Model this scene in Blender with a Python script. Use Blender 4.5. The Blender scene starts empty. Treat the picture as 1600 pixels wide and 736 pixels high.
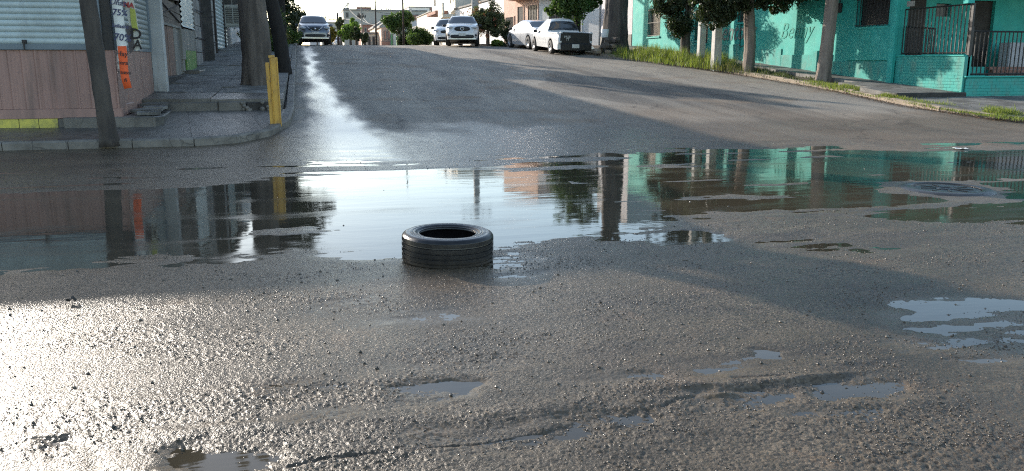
import bpy, bmesh, math, random
import numpy as np
from mathutils import Vector, Matrix
random.seed(7); RNG = np.random.default_rng(11)
scene = bpy.context.scene
COL = scene.collection
R = math.radians

# ---------------------------------------------------------------- camera
CAM_H = 1.42; AZ = R(13.75); TILT = R(11.86); FPX = 1300.0
cam_d = bpy.data.cameras.new('camera'); cam = bpy.data.objects.new('camera', cam_d); COL.objects.link(cam)
cam.location = (0, 0, CAM_H); cam.rotation_euler = (R(90) - TILT, 0, -AZ)
cam_d.sensor_width = 36; cam_d.lens = 36 * FPX / 1600; cam_d.clip_start = .05; cam_d.clip_end = 4000
scene.camera = cam

# ---------------------------------------------------------------- light
SUN_EL, SUN_AZ = R(17.0), R(-30.5)          # azimuth east of +Y (the street), negative = left
scene.view_settings.view_transform = 'Standard'; scene.view_settings.look = 'None'
scene.view_settings.exposure = 1.36; scene.view_settings.gamma = 1
world = bpy.data.worlds.new('World'); scene.world = world; world.use_nodes = True
wn = world.node_tree.nodes; wl = world.node_tree.links
sky = wn.new('ShaderNodeTexSky'); sky.sky_type = 'NISHITA'; sky.sun_disc = False
sky.sun_elevation = SUN_EL; sky.sun_rotation = SUN_AZ
sky.dust_density = 2.0; sky.ozone_density = 1.0; sky.air_density = 1.0; sky.altitude = 1500
wn['Background'].inputs['Strength'].default_value = .15
tint = wn.new('ShaderNodeMix'); tint.data_type = 'RGBA'; tint.blend_type = 'MULTIPLY'; tint.inputs[0].default_value = 1; tint.inputs[7].default_value = (1.06, 1, .90, 1)   # camera white balance for open shade
wl.new(sky.outputs[0], tint.inputs[6]); wl.new(tint.outputs[2], wn['Background'].inputs['Color'])
sun_d = bpy.data.lights.new('sun', 'SUN'); sun_d.energy = 3.1; sun_d.angle = R(.53); sun_d.color = (1, .91, .80)
sun = bpy.data.objects.new('sun', sun_d); COL.objects.link(sun)
sdir = Vector((math.sin(SUN_AZ) * math.cos(SUN_EL), math.cos(SUN_AZ) * math.cos(SUN_EL), math.sin(SUN_EL)))
sun.rotation_euler = sdir.to_track_quat('Z', 'Y').to_euler()
scene.cycles.use_denoising = False; scene.cycles.filter_width = 1.15
scene.cycles.max_bounces = 6; scene.cycles.sample_clamp_indirect = 6

# ---------------------------------------------------------------- where things are
def at(px, py, Y):
    """the point at street distance Y that the photograph shows at (px, py)"""
    u = (px - 800) / FPX; v = (368 - py) / FPX
    k = math.cos(TILT) + v * math.sin(TILT)
    d = (math.sin(AZ) * k + u * math.cos(AZ), math.cos(AZ) * k - u * math.sin(AZ), -math.sin(TILT) + v * math.cos(TILT))
    s = Y / d[1]
    return Vector((d[0] * s, Y, CAM_H + d[2] * s))
def gz(px, py, Z=0.0):
    u = (px - 800) / FPX; v = (368 - py) / FPX
    k = math.cos(TILT) + v * math.sin(TILT)
    d = (math.sin(AZ) * k + u * math.cos(AZ), math.cos(AZ) * k - u * math.sin(AZ), -math.sin(TILT) + v * math.cos(TILT))
    s = (Z - CAM_H) / d[2]
    return (d[0] * s, d[1] * s)
def hill_np(y):
    y = np.asarray(y, float)
    z = np.zeros_like(y)
    z = np.where((y > 11.5) & (y < 16), .162 * ((y - 11.5) / 4.5) ** 2.3, z)
    z = np.where((y >= 16) & (y < 36), .162 + .072 * (y - 16), z)
    z = np.where((y >= 36) & (y < 58), 1.602 + .072 * (y - 36) * (1 - (y - 36) / 44), z)
    z = np.where((y >= 58) & (y < 210), 2.394 + .0160 * (y - 58), z)
    z = np.where(y >= 210, np.maximum(4.826 - .03 * (y - 210), -6), z)
    return z
def hill(y): return float(hill_np(y))

# ---------------------------------------------------------------- helpers
def tag(o, label=None, cat=None, group=None, kind=None):
    if label: o['label'] = label
    if cat: o['category'] = cat
    if group: o['group'] = group
    if kind: o['kind'] = kind
    return o
def empty(name, loc=(0, 0, 0), rz=0, label=None, cat=None, group=None, kind=None):
    o = bpy.data.objects.new(name, None); COL.objects.link(o); o.empty_display_size = .2
    o.location = loc; o.rotation_euler = (0, 0, rz)
    return tag(o, label, cat, group, kind)
def link(name, me, mat=None, parent=None, loc=None, rz=None):
    o = bpy.data.objects.new(name, me); COL.objects.link(o)
    if mat is not None and not me.materials: me.materials.append(mat)
    if parent is not None: o.parent = parent
    if loc is not None: o.location = loc
    if rz is not None: o.rotation_euler = (0, 0, rz)
    return o
class MB:
    def __init__(s): s.v = []; s.f = []
    def add(s, vs, fs):
        n = len(s.v); s.v += [tuple(p) for p in vs]; s.f += [tuple(i + n for i in f) for f in fs]; return s
    def box(s, x0, y0, z0, x1, y1, z1, M=None):
        vs = [(x, y, z) for z in (z0, z1) for y in (y0, y1) for x in (x0, x1)]
        if M is not None: vs = [M @ Vector(p) for p in vs]
        return s.add(vs, [(0, 2, 3, 1), (4, 5, 7, 6), (0, 1, 5, 4), (2, 6, 7, 3), (0, 4, 6, 2), (1, 3, 7, 5)])
    def cbox(s, c, d, M=None):
        return s.box(c[0] - d[0] / 2, c[1] - d[1] / 2, c[2] - d[2] / 2, c[0] + d[0] / 2, c[1] + d[1] / 2, c[2] + d[2] / 2, M)
    def tube(s, pts, rad, n=8, cap=True, squash=1.0):
        pts = [Vector(p) for p in pts]; k = len(pts)
        if not hasattr(rad, '__len__'): rad = [rad] * k
        base = len(s.v); up = Vector((0, 0, 1))
        for i, p in enumerate(pts):
            t = (pts[min(i + 1, k - 1)] - pts[max(i - 1, 0)]).normalized()
            a = t.cross(Vector((1, 0, 0)) if abs(t.x) < .8 else Vector((0, 1, 0))).normalized(); b = t.cross(a)
            for j in range(n):
                q = 2 * math.pi * j / n
                s.v.append(tuple(p + (a * math.cos(q) + b * math.sin(q) * squash) * rad[i]))
        for i in range(k - 1):
            for j in range(n):
                s.f.append((base + i * n + j, base + i * n + (j + 1) % n, base + (i + 1) * n + (j + 1) % n, base + (i + 1) * n + j))
        if cap:
            s.f.append(tuple(base + j for j in range(n))[::-1]); s.f.append(tuple(base + (k - 1) * n + j for j in range(n)))
        return s
    def prism(s, poly, z0, z1):
        n = len(poly); b = [(p[0], p[1], z0) for p in poly] + [(p[0], p[1], z1) for p in poly]
        return s.add(b, [tuple(range(n))[::-1], tuple(range(n, 2 * n))] + [(i, (i + 1) % n, n + (i + 1) % n, n + i) for i in range(n)])
    def lathe(s, prof, n=24, c=(0, 0, 0), axis='z', close=False):
        base = len(s.v); k = len(prof)
        for j in range(n):
            q = 2 * math.pi * j / n
            for r, h in prof:
                p = (r * math.cos(q), r * math.sin(q), h)
                if axis == 'y': p = (p[0], p[2], p[1])
                if axis == 'x': p = (p[2], p[0], p[1])
                s.v.append((p[0] + c[0], p[1] + c[1], p[2] + c[2]))
        for j in range(n):
            j2 = (j + 1) % n
            for i in range(k if close else k - 1):
                i2 = (i + 1) % k
                s.f.append((base + j * k + i, base + j2 * k + i, base + j2 * k + i2, base + j * k + i2))
        return s
    def mesh(s, smooth=False, name='mesh', bevel=0, seg=1):
        me = bpy.data.meshes.new(name); me.from_pydata(s.v, [], s.f); me.update()
        bm = bmesh.new(); bm.from_mesh(me); bmesh.ops.recalc_face_normals(bm, faces=bm.faces)
        if bevel: bmesh.ops.bevel(bm, geom=list(bm.edges), offset=bevel, segments=seg, affect='EDGES', profile=.5, clamp_overlap=True)
        bm.to_mesh(me); bm.free()
        if smooth: me.shade_smooth()
        return me
    def build(s, name, mat, parent=None, smooth=False, bevel=0, loc=None, rz=None, label=None, seg=1):
        o = link(name, s.mesh(smooth, name, bevel, seg), mat, parent, loc, rz)
        if label: o['label'] = label
        return o
def sharp(o, ang=35):
    me = o.data; me.shade_smooth()
    try: me.set_sharp_from_angle(angle=R(ang))
    except Exception: pass
    return o
def np_mesh(name, V, Fq, smooth=False, tris=False):
    me = bpy.data.meshes.new(name); k = 3 if tris else 4
    me.vertices.add(len(V)); me.vertices.foreach_set('co', np.ascontiguousarray(V, np.float32).ravel())
    me.loops.add(len(Fq) * k); me.loops.foreach_set('vertex_index', np.ascontiguousarray(Fq, np.int32).ravel())
    me.polygons.add(len(Fq)); me.polygons.foreach_set('loop_start', np.arange(0, len(Fq) * k, k, dtype=np.int32))
    me.update(calc_edges=True)
    if smooth: me.shade_smooth()
    return me

# ---- numpy noise
_perm = RNG.permutation(4096).astype(np.int64)
_grad = np.stack([np.cos(np.linspace(0, 2 * np.pi, 4096, endpoint=False) * 37), np.sin(np.linspace(0, 2 * np.pi, 4096, endpoint=False) * 37)], 1)
_val = RNG.random((4096, 3))
def _h(ix, iy, s=0): return _perm[(_perm[(ix + s * 131) & 4095] + iy) & 4095]
def perlin(x, y, s=0):
    ix = np.floor(x).astype(np.int64); iy = np.floor(y).astype(np.int64); fx = x - ix; fy = y - iy
    u = fx * fx * fx * (fx * (fx * 6 - 15) + 10); v = fy * fy * fy * (fy * (fy * 6 - 15) + 10)
    def g(a, b):
        q = _grad[_h(ix + a, iy + b, s)]; return q[..., 0] * (fx - a) + q[..., 1] * (fy - b)
    n0 = g(0, 0) * (1 - u) + g(1, 0) * u; n1 = g(0, 1) * (1 - u) + g(1, 1) * u
    return (n0 * (1 - v) + n1 * v) * 1.5
def fbm(x, y, o=3, s=0):
    t = 0; a = 1.0
    for i in range(o): t = t + a * perlin(x * 2 ** i, y * 2 ** i, s + i); a *= .5
    return t
def worley(x, y, s=0, tilt=None):
    ix = np.floor(x).astype(np.int64); iy = np.floor(y).astype(np.int64)
    best = np.full(x.shape, 9.0); bh = np.zeros(x.shape)
    for a in (-1, 0, 1):
        for b in (-1, 0, 1):
            r = _val[_h(ix + a, iy + b, s)]
            d = (ix + a + r[..., 0] - x) ** 2 + (iy + b + r[..., 1] - y) ** 2
            m = d < best; best = np.where(m, d, best); bh = np.where(m, r[..., 2], bh)
            if tilt is not None: tilt[...] = np.where(m, (x - ix - a - r[..., 0]) * (r[..., 1] - .5) + (y - iy - b - r[..., 1]) * (r[..., 0] * 7 % 1 - .5), tilt)
    return np.sqrt(best), bh
def sstep(a, b, x): t = np.clip((x - a) / (b - a), 0, 1); return t * t * (3 - 2 * t)
def poly_sd(X, Y, poly):
    """signed distance to a polygon, positive inside"""
    d = np.full(X.shape, 1e9); inside = np.zeros(X.shape, bool); n = len(poly)
    for i in range(n):
        ax_, ay_ = poly[i]; bx, by = poly[(i + 1) % n]; ex, ey = bx - ax_, by - ay_
        t = np.clip(((X - ax_) * ex + (Y - ay_) * ey) / (ex * ex + ey * ey + 1e-12), 0, 1)
        d = np.minimum(d, (X - ax_ - t * ex) ** 2 + (Y - ay_ - t * ey) ** 2)
        c = (ay_ > Y) != (by > Y)
        with np.errstate(divide='ignore', invalid='ignore'):
            xi = (bx - ax_) * (Y - ay_) / (by - ay_ + 1e-12) + ax_
        inside ^= c & (X < xi)
    d = np.sqrt(d); return np.where(inside, d, -d)
def line_d(X, Y, pts):
    d = np.full(X.shape, 1e9)
    for (ax_, ay_), (bx, by) in zip(pts[:-1], pts[1:]):
        ex, ey = bx - ax_, by - ay_
        t = np.clip(((X - ax_) * ex + (Y - ay_) * ey) / (ex * ex + ey * ey + 1e-12), 0, 1)
        d = np.minimum(d, (X - ax_ - t * ex) ** 2 + (Y - ay_ - t * ey) ** 2)
    return np.sqrt(d)

# ---------------------------------------------------------------- materials
MATS = {}
def newmat(name):
    m = bpy.data.materials.new(name); m.use_nodes = True; nt = m.node_tree
    return m, nt.nodes, nt.links, nt.nodes['Principled BSDF']
def mix_rgb(n, l, fac, a, b, mode='MIX'):
    x = n.new('ShaderNodeMix'); x.data_type = 'RGBA'; x.blend_type = mode
    for s, v in ((x.inputs['Factor'], fac), (x.inputs[6], a), (x.inputs[7], b)):
        if isinstance(v, bpy.types.NodeSocket): l.new(v, s)
        elif isinstance(v, (tuple, list)): s.default_value = (*v[:3], 1)
        else: s.default_value = v
    return x.outputs[2]
def math_n(n, l, op, a, b=None, c=None, clamp=False):
    x = n.new('ShaderNodeMath'); x.operation = op; x.use_clamp = clamp
    for s, v in zip(x.inputs, (a, b, c)):
        if v is None: continue
        if isinstance(v, bpy.types.NodeSocket): l.new(v, s)
        else: s.default_value = v
    return x.outputs[0]
def noise_n(n, l, vec, scale, detail=4, rough=.55, dist=0):
    x = n.new('ShaderNodeTexNoise'); x.inputs['Scale'].default_value = scale; x.inputs['Detail'].default_value = detail
    x.inputs['Roughness'].default_value = rough; x.inputs['Distortion'].default_value = dist
    if vec is not None: l.new(vec, x.inputs['Vector'])
    return x.outputs['Fac']
def ramp_n(n, l, fac, p0, p1, c0=(0, 0, 0), c1=(1, 1, 1)):
    x = n.new('ShaderNodeValToRGB'); e = x.color_ramp.elements
    e[0].position = p0; e[1].position = p1; e[0].color = (*c0, 1); e[1].color = (*c1, 1)
    l.new(fac, x.inputs[0]); return x.outputs[0]
def coords(n, l, scale=(1, 1, 1), kind='Object'):
    t = n.new('ShaderNodeTexCoord'); m = n.new('ShaderNodeMapping'); m.inputs['Scale'].default_value = scale
    l.new(t.outputs[kind], m.inputs['Vector']); return m.outputs[0]
def mat(name, c, c2=None, rough=.8, scale=3, bump=.15, bscale=40, stretch=(1, 1, 1), metal=0, dirt=None, dirt_amt=.5, dscale=1.2, spec=.5, coat=0, bdist=.01, lo=.35, hi=.65):
    """weathered surface: two colours mixed by noise, blotches of dirt with their own shape, fine relief"""
    if name in MATS: return MATS[name]
    m, n, l, b = newmat(name); v = coords(n, l, stretch)
    c2 = c2 or tuple(x * .75 for x in c)
    col = mix_rgb(n, l, ramp_n(n, l, noise_n(n, l, v, scale, 6, .62), lo, hi), c, c2)
    if dirt:
        d = ramp_n(n, l, noise_n(n, l, v, dscale, 8, .68, .4), .5, .72)
        col = mix_rgb(n, l, math_n(n, l, 'MULTIPLY', d, dirt_amt), col, dirt)
    l.new(col, b.inputs['Base Color'])
    r = math_n(n, l, 'MULTIPLY_ADD', noise_n(n, l, v, scale * 3, 3), .25, rough - .12, clamp=True); l.new(r, b.inputs['Roughness'])
    b.inputs['Metallic'].default_value = metal; b.inputs['Specular IOR Level'].default_value = spec; b.inputs['Coat Weight'].default_value = coat
    if bump:
        bn = n.new('ShaderNodeBump'); bn.inputs['Strength'].default_value = bump; bn.inputs['Distance'].default_value = bdist
        l.new(noise_n(n, l, v, bscale, 6, .65), bn.inputs['Height']); l.new(bn.outputs[0], b.inputs['Normal'])
    MATS[name] = m; return m
def cracked(name, scale=1.3, amt=.8, w_=.02, c=(.03, .027, .024), distort=.35):
    m = MATS[name]; n, l = m.node_tree.nodes, m.node_tree.links; b = n['Principled BSDF']; src = b.inputs['Base Color'].links[0].from_socket
    P = coords(n, l); nz = n.new('ShaderNodeTexNoise'); nz.inputs['Scale'].default_value = 2.2; nz.inputs['Detail'].default_value = 6; l.new(P, nz.inputs['Vector'])
    Pw = n.new('ShaderNodeVectorMath'); Pw.operation = 'MULTIPLY_ADD'; l.new(nz.outputs['Color'], Pw.inputs[0]); Pw.inputs[1].default_value = (distort,) * 3; l.new(P, Pw.inputs[2])
    ve = n.new('ShaderNodeTexVoronoi'); ve.feature = 'DISTANCE_TO_EDGE'; ve.inputs['Scale'].default_value = scale; l.new(Pw.outputs[0], ve.inputs['Vector'])
    crk = math_n(n, l, 'MULTIPLY', ramp_n(n, l, ve.outputs['Distance'], .0, w_, (1, 1, 1), (0, 0, 0)), ramp_n(n, l, noise_n(n, l, P, .9, 3), .42, .55))
    l.new(mix_rgb(n, l, math_n(n, l, 'MULTIPLY', crk, amt), src, c), b.inputs['Base Color'])
def streaked(name, c, amt=.5, sc=(5, 5, .5), lo=.5, hi=.68):
    """run-off marks and blotches with their own shape"""
    m = MATS[name]; n, l = m.node_tree.nodes, m.node_tree.links; b = n['Principled BSDF']; src = b.inputs['Base Color'].links[0].from_socket
    f = ramp_n(n, l, noise_n(n, l, coords(n, l, sc), 1.0, 7, .7), lo, hi)
    l.new(mix_rgb(n, l, math_n(n, l, 'MULTIPLY', f, amt), src, c), b.inputs['Base Color'])
def leafmat(name, c, c2, trans=.3):
    if name in MATS: return MATS[name]
    m, n, l, b = newmat(name)
    g = n.new('ShaderNodeNewGeometry')
    col = mix_rgb(n, l, g.outputs['Random Per Island'], c, c2)
    l.new(col, b.inputs['Base Color']); b.inputs['Roughness'].default_value = .55
    t = n.new('ShaderNodeBsdfTranslucent'); tc = mix_rgb(n, l, 1.0, col, (1.3, 1.5, .6), 'MULTIPLY'); l.new(tc, t.inputs['Color'])
    mx = n.new('ShaderNodeMixShader'); mx.inputs[0].default_value = trans
    l.new(b.outputs[0], mx.inputs[1]); l.new(t.outputs[0], mx.inputs[2]); l.new(mx.outputs[0], n['Material Output'].inputs['Surface'])
    MATS[name] = m; return m

# ================================================================ GROUND
# one sheet: fine near the camera's place, coarse towards the horizon
A0 = math.pi / 2 - AZ
dense = np.linspace(A0 - R(46), A0 + R(46), 1000)
rest = np.linspace(A0 + R(46), A0 - R(46) + 2 * np.pi, 70)[1:-1]
ang = np.concatenate([dense, rest]); NA = len(ang)
rr = [.25, .8, 1.4, 1.9]; r = 2.2
while r < 22: rr.append(r); r += .0021 * r * (r / 2.6) ** .62
while r < 90: rr.append(r); r += .35 * (r / 22) ** 1.5
while r < 2500: rr.append(r); r *= 1.25
rr = np.array(rr); NR = len(rr)
RR, AA = np.meshgrid(rr, ang, indexing='ij')
X = RR * np.cos(AA); Y = RR * np.sin(AA)
cell = np.gradient(rr)[:, None] * np.ones((1, NA))
far_y = hill_np(Y)
flat = 1 - sstep(11.0, 14.5, Y)               # the level crossing
X_, Y_ = X, Y
# ragged edges: warp the lookup position
wk = .45 + .9 * sstep(4, 8, Y)
wx = X + wk * (.20 * fbm(X * 1.6, Y * 2.6, 4, 3) + .05 * perlin(X * 11, Y * 11, 4)); wy = Y + wk * (.16 * fbm(X * .9, Y * 3.2, 5, 9) + .04 * perlin(X * 9, Y * 13, 6))
def PX(*p): return [gz(a, b) for a, b in p]
puddles = [
 (PX((-900, 318), (-300, 312), (0, 306), (250, 301), (440, 284), (470, 275), (560, 271), (760, 271), (870, 276), (905, 298), (885, 318), (1010, 330), (1022, 346), (900, 360), (800, 378), (640, 394), (560, 394), (500, 384), (300, 402), (0, 418), (-300, 428), (-900, 440)), .018, .48),
 (PX((466, 233), (612, 233), (618, 239), (468, 240)), .012, .06),
 (PX((470, 250), (560, 247), (580, 254), (475, 258)), .008, .08),
 (PX((880, 270), (1000, 244), (1150, 234), (1350, 237), (1600, 235), (2100, 238), (3200, 245), (3200, 370), (2100, 356), (1600, 350), (1430, 341), (1250, 333), (1050, 336), (900, 326)), .013, .35),
 (PX((1030, 366), (1120, 364), (1128, 376), (1040, 381)), .014, .06),
 (PX((1180, 381), (1300, 378), (1400, 386), (1390, 399), (1250, 400)), .007, .1),
 (PX((1400, 478), (1500, 470), (1620, 478), (1900, 500), (1900, 560), (1620, 548), (1480, 546), (1400, 540), (1395, 505)), .010, .14),
 (PX((872, 652), (960, 642), (1030, 648), (1028, 664), (950, 676), (880, 682)), .016, .06),
 (PX((618, 606), (700, 598), (752, 606), (740, 620), (650, 628)), .012, .05),
 (PX((665, 676), (790, 664), (866, 676), (840, 694), (740, 704), (680, 694)), .011, .07),
 (PX((1262, 606), (1330, 599), (1412, 600), (1400, 616), (1300, 624)), .013, .06),
 (PX((1080, 622), (1170, 612), (1240, 624), (1200, 645), (1110, 648)), .012, .06),
 (PX((255, 714), (330, 704), (432, 706), (424, 728), (330, 745), (250, 760)), .016, .05),
 (PX((28, 697), (100, 692), (108, 704), (50, 711)), .012, .04),
 (PX((0, 742), (120, 724), (190, 742), (150, 800), (0, 800)), .012, .05),
 (PX((390, 606), (560, 590), (570, 602), (420, 622)), .006, .08),
 (PX((412, 652), (520, 640), (560, 650), (450, 664)), .007, .06),
 (PX((1200, 550), (1232, 549), (1230, 560), (1206, 561)), .014, .03),
 (PX((770, 396), (850, 404), (868, 420), (820, 438), (765, 436)), .008, .1),
 (PX((500, 478), (590, 470), (600, 478), (520, 490)), .006, .08),
 (PX((560, 498), (720, 486), (760, 500), (600, 512)), .005, .1),
 (PX((860, 592), (990, 582), (1000, 592), (880, 602)), .008, .06),
 (PX((1050, 580), (1180, 562), (1260, 560), (1100, 596)), .006, .07),
 (PX((1240, 650), (1380, 640), (1400, 654), (1260, 664)), .007, .06),
 (PX((1480, 560), (1600, 545), (1700, 556), (1560, 580)), .006, .08),
 (PX((640, 570), (760, 560), (800, 572), (660, 584)), .005, .08),
]
basin = np.full(X.shape, -9.0); depth = np.zeros(X.shape)
near = (Y < 14.5) & (RR < 60)
xs_, ys_, wxs, wys = X[near], Y[near], wx[near], wy[near]
dn = np.zeros(xs_.shape)
for poly, dep, soft in puddles:
    P = np.array(poly); pad = .7
    k = (xs_ > P[:, 0].min() - pad) & (xs_ < P[:, 0].max() + pad) & (ys_ > P[:, 1].min() - pad) & (ys_ < P[:, 1].max() + pad)
    sd = poly_sd(wxs[k], wys[k], poly)
    so_ = soft if soft > .2 else soft * 1.4 + .02; dn[k] = np.maximum(dn[k], dep * 1.2 * sstep(-so_, so_ * .6, sd))
depth[near] = dn
# the surface of the old chip seal
lift = .0085 + .006 * fbm(X * .55, Y * .9, 3, 21)
lift = lift * (1 - (.80 - .55 * (1 - sstep(1.5, 3.5, X)) * sstep(10.2, 11, Y)) * sstep(9.3, 10.2, Y) * (1 - sstep(12.4, 13.4, Y)))
ruts = .0055 * perlin(X * .35 + .1 * Y, Y * 3.1 + .8 * perlin(X * .5, Y * .5, 5), 31) + .0035 * perlin(X * 1.1, Y * 5.5, 33)
rutzone = sstep(8.0, 9.5, Y) * (1 - sstep(12.6, 13.6, Y))
lumps = .004 * np.clip(fbm(X * 2.2, Y * 4.0, 2, 41), -.6, 1.2)
gravel_amt = (1 - .8 * sstep(12.5, 15, Y)) * (1 - .55 * rutzone)
Z = lift + ruts * (.5 + 1.2 * rutzone) + lumps * gravel_amt
fade = np.clip(.03 / cell, 0, 1)
k = (RR < 11)
def chips(Xk, Yk, ck):
    t1 = np.zeros(Xk.shape); t2 = np.zeros(Xk.shape); wq = .25 * perlin(Xk / .02, Yk / .02, 2)
    d1, h1 = worley(Xk / .0165 + wq, Yk / .0165 + wq, 3, t1); d2, h2 = worley(Xk / .034 + 9 + wq, Yk / .034, 8, t2)
    f1 = np.clip(.016 / ck - .8, 0, 1); f2 = np.clip(.034 / ck - .8, 0, 1)
    return f1 * (1 - sstep(.40, .68, d1)) * (.0016 + .0022 * h1 + .0038 * t1) + f2 * np.where(h2 > .60, 1 - sstep(.32, .55, d2), 0) * (.0028 * h2 + .006 * t2)
clump = sstep(-.5, .6, fbm(X * 1.1, Y * 1.9, 3, 55))
gr_ = np.zeros(X.shape); gr_[k] = chips(X[k], Y[k], cell[k])
Z = Z + gr_ * (.45 + .8 * clump) * gravel_amt
# mounds of loose chippings and the broken edges between them
for (px, py, sx, sy, hgt) in [(1235, 362, .55, .24, .022), (1150, 352, .5, .12, .014), (1390, 365, .5, .16, .014), (1060, 606, .26, .07, .016), (1142, 627, .07, .045, .02), (1000, 640, .1, .05, .012), (820, 640, .22, .06, .010), (940, 668, .06, .05, .014), (60, 690, .12, .06, .014), (330, 680, .22, .07, .014), (480, 660, .2, .08, .012), (600, 655, .2, .06, .009), (1260, 590, .35, .045, .012), (1210, 600, .2, .03, .01), (1340, 560, .4, .06, .007), (700, 720, .3, .06, .008), (1080, 690, .4, .1, .008), (540, 330 + 30, .5, .1, .004), (1290, 330, .8, .09, .013), (450, 362, .32, .2, .016)]:
    cx, cy = gz(px, py); Z = Z + hgt * np.exp(-((wx - cx) / sx) ** 2 - ((wy - cy) / sy) ** 2)
mhx, mhy = gz(1478, 297)
md = np.sqrt((X - mhx) ** 2 + (Y - mhy) ** 2)
Z = Z + .020 * (1 - sstep(.42, 1.0, md * (1 + .12 * perlin(X * 1.3, Y * 1.3, 77))))
cracks = [PX((425, 736), (500, 722), (600, 716), (700, 702), (760, 694), (820, 684), (880, 672)), PX((740, 700), (748, 712), (742, 724)), PX((1010, 640), (1022, 660), (1036, 676)),
          PX((1052, 363), (1085, 359), (1120, 358)), PX((1135, 592), (1200, 590), (1300, 588)), PX((1040, 640), (1090, 622), (1110, 612)), PX((1500, 348), (1600, 350)),
          PX((0, 320), (150, 312), (330, 306)), PX((220, 385), (330, 378)), PX((470, 226), (500, 230), (520, 234))]
for c in cracks:
    d = line_d(wx * .35 + X * .65, wy * .35 + Y * .65, c); Z = Z - .008 * np.exp(-(d / .009) ** 2) * np.clip(.02 / cell, 0.15, 1) * sstep(-.35, .25, perlin(X * 3, Y * 3, 44)) + .002 * np.exp(-((d - .03) / .02) ** 2)
rz = sstep(9.0, 10.5, Y) * (1 - sstep(13.5, 14.5, Y)) * (.5 + .8 * sstep(1.5, 4, X))
Z = Z + rz * (.013 * perlin(X * .28 + 4, Y * 2.3 + .6 * perlin(X * .4, Y * .6, 37), 38) + .006 * perlin(X * .9, Y * 4.5, 39) + .004 * perlin(X * 3, Y * 9, 40))
Z = Z + sstep(2.5, 4.5, X) * sstep(6.2, 7.2, Y) * (1 - rz) * flat * (.015 * fbm(X * .38, Y * 2.1 + .5 * perlin(X * .5, Y * .5, 46), 4, 45) - .002)
Z = Z + sstep(11.6, 12.6, Y) * (1 - sstep(14.2, 15.5, Y)) * sstep(1.2, 3, X) * .022 * fbm(X * .8, Y * 1.3, 4, 47)
edge_ = np.clip(depth / .01, 0, 1) * (1 - np.clip((depth - .012) / .012, 0, 1))
Z = Z - depth * (1 - .15 * clump) + edge_ * (.006 * perlin(X * 2.2, Y * 9, 35) + .004 * perlin(X * 7, Y * 16, 36))
Z = Z * (flat * .93 + .07 * (1 - flat)) + far_y
upper = sstep(13, 17, Y) * (1 - sstep(60, 80, Y))
Z = Z + upper * .012 * fbm(X * .5, Y * .35, 2, 61)
Z[RR > 120] -= .05
V = np.stack([X.ravel(), Y.ravel(), Z.ravel()], 1)
i, j = np.meshgrid(np.arange(NR - 1), np.arange(NA), indexing='ij'); j2 = (j + 1) % NA
Fq = np.stack([(i * NA + j).ravel(), ((i + 1) * NA + j).ravel(), ((i + 1) * NA + j2).ravel(), (i * NA + j2).ravel()], 1)
V = np.vstack([V, [[0, 0, .01]]]); fan = np.stack([np.full(NA, len(V) - 1), np.arange(NA), (np.arange(NA) + 1) % NA, (np.arange(NA) + 1) % NA], 1)
me = np_mesh('road', V, Fq, True)
# what the surface is made of, by place
FILM = [(.0, 12.2), (.0, 14.8), (.05, 18), (.08, 24), (.05, 32), (.0, 50), (.42, 50), (.42, 36), (.58, 26), (.82, 20.5), (1.05, 17), (1.3, 14.5), (1.45, 12.2)]
film = .9 * sstep(-.34, .30, .11 * fbm(X * 3.0, Y * .8, 4, 73) + poly_sd(X + .18 * fbm(X * 1.0, Y * .35, 3, 71), Y + .35 * fbm(X, Y * .6, 3, 72), FILM)) * sstep(11, 12.5, Y)
wetU = (1 - sstep(15.3, 17.3, Y + .9 * fbm(X * .8, Y * .5, 3, 81))) * (1 - .45 * sstep(5.5, 9, X + .6 * fbm(X * .4, Y * .4, 2, 82)))
wet = np.clip(np.maximum(wetU, film), 0, 1)
muda = np.clip(sstep(.15, .8, fbm(X * .45 + 3, Y * .8, 4, 91)) + .8 * sstep(4, 8, X) * sstep(10.5, 12.5, Y) * (1 - sstep(17.5, 20, Y + .35 * X - 3)), 0, 1)
dark_band = sstep(0, .25, poly_sd(X + .3 * fbm(X * .6, Y * .3, 3, 95), Y + .5 * fbm(X, Y * .5, 3, 96), [(6.2, 23), (8.2, 17.2), (11.0, 15.2), (12.2, 19.5), (10.6, 28), (9.0, 42), (8.0, 42), (8.6, 30)]))  # darker band up the right half of the road
for nm, arr in (('wet', wet), ('film', film), ('mud', muda), ('dark_band', dark_band), ('silt', np.clip(depth / .006, 0, 1) * (.35 + .65 * sstep(-.3, .3, fbm(X * 2, Y * 3, 3, 99))))):
    a = me.attributes.new(nm, 'FLOAT', 'POINT'); a.data.foreach_set('value', np.append(arr.ravel(), 0).astype(np.float32))

m, n, l, b = newmat('wet_asphalt'); MATS['road'] = m
P = coords(n, l)
def attr(nm):
    x = n.new('ShaderNodeAttribute'); x.attribute_name = nm; return x.outputs['Fac']
vor = n.new('ShaderNodeTexVoronoi'); vor.inputs['Scale'].default_value = 75; vor.inputs['Randomness'].default_value = 1; l.new(P, vor.inputs['Vector'])
vor2 = n.new('ShaderNodeTexVoronoi'); vor2.inputs['Scale'].default_value = 130; l.new(P, vor2.inputs['Vector'])
sepc = n.new('ShaderNodeSeparateColor'); l.new(vor.outputs['Color'], sepc.inputs[0])
stone = mix_rgb(n, l, sepc.outputs[0], (.042, .033, .023), (.205, .158, .108))
base = mix_rgb(n, l, ramp_n(n, l, noise_n(n, l, P, 1.3, 8, .7), .35, .7), stone, (.085, .066, .044))
base = mix_rgb(n, l, math_n(n, l, 'MULTIPLY', attr('mud'), .55), base, (.125, .088, .058))
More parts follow.
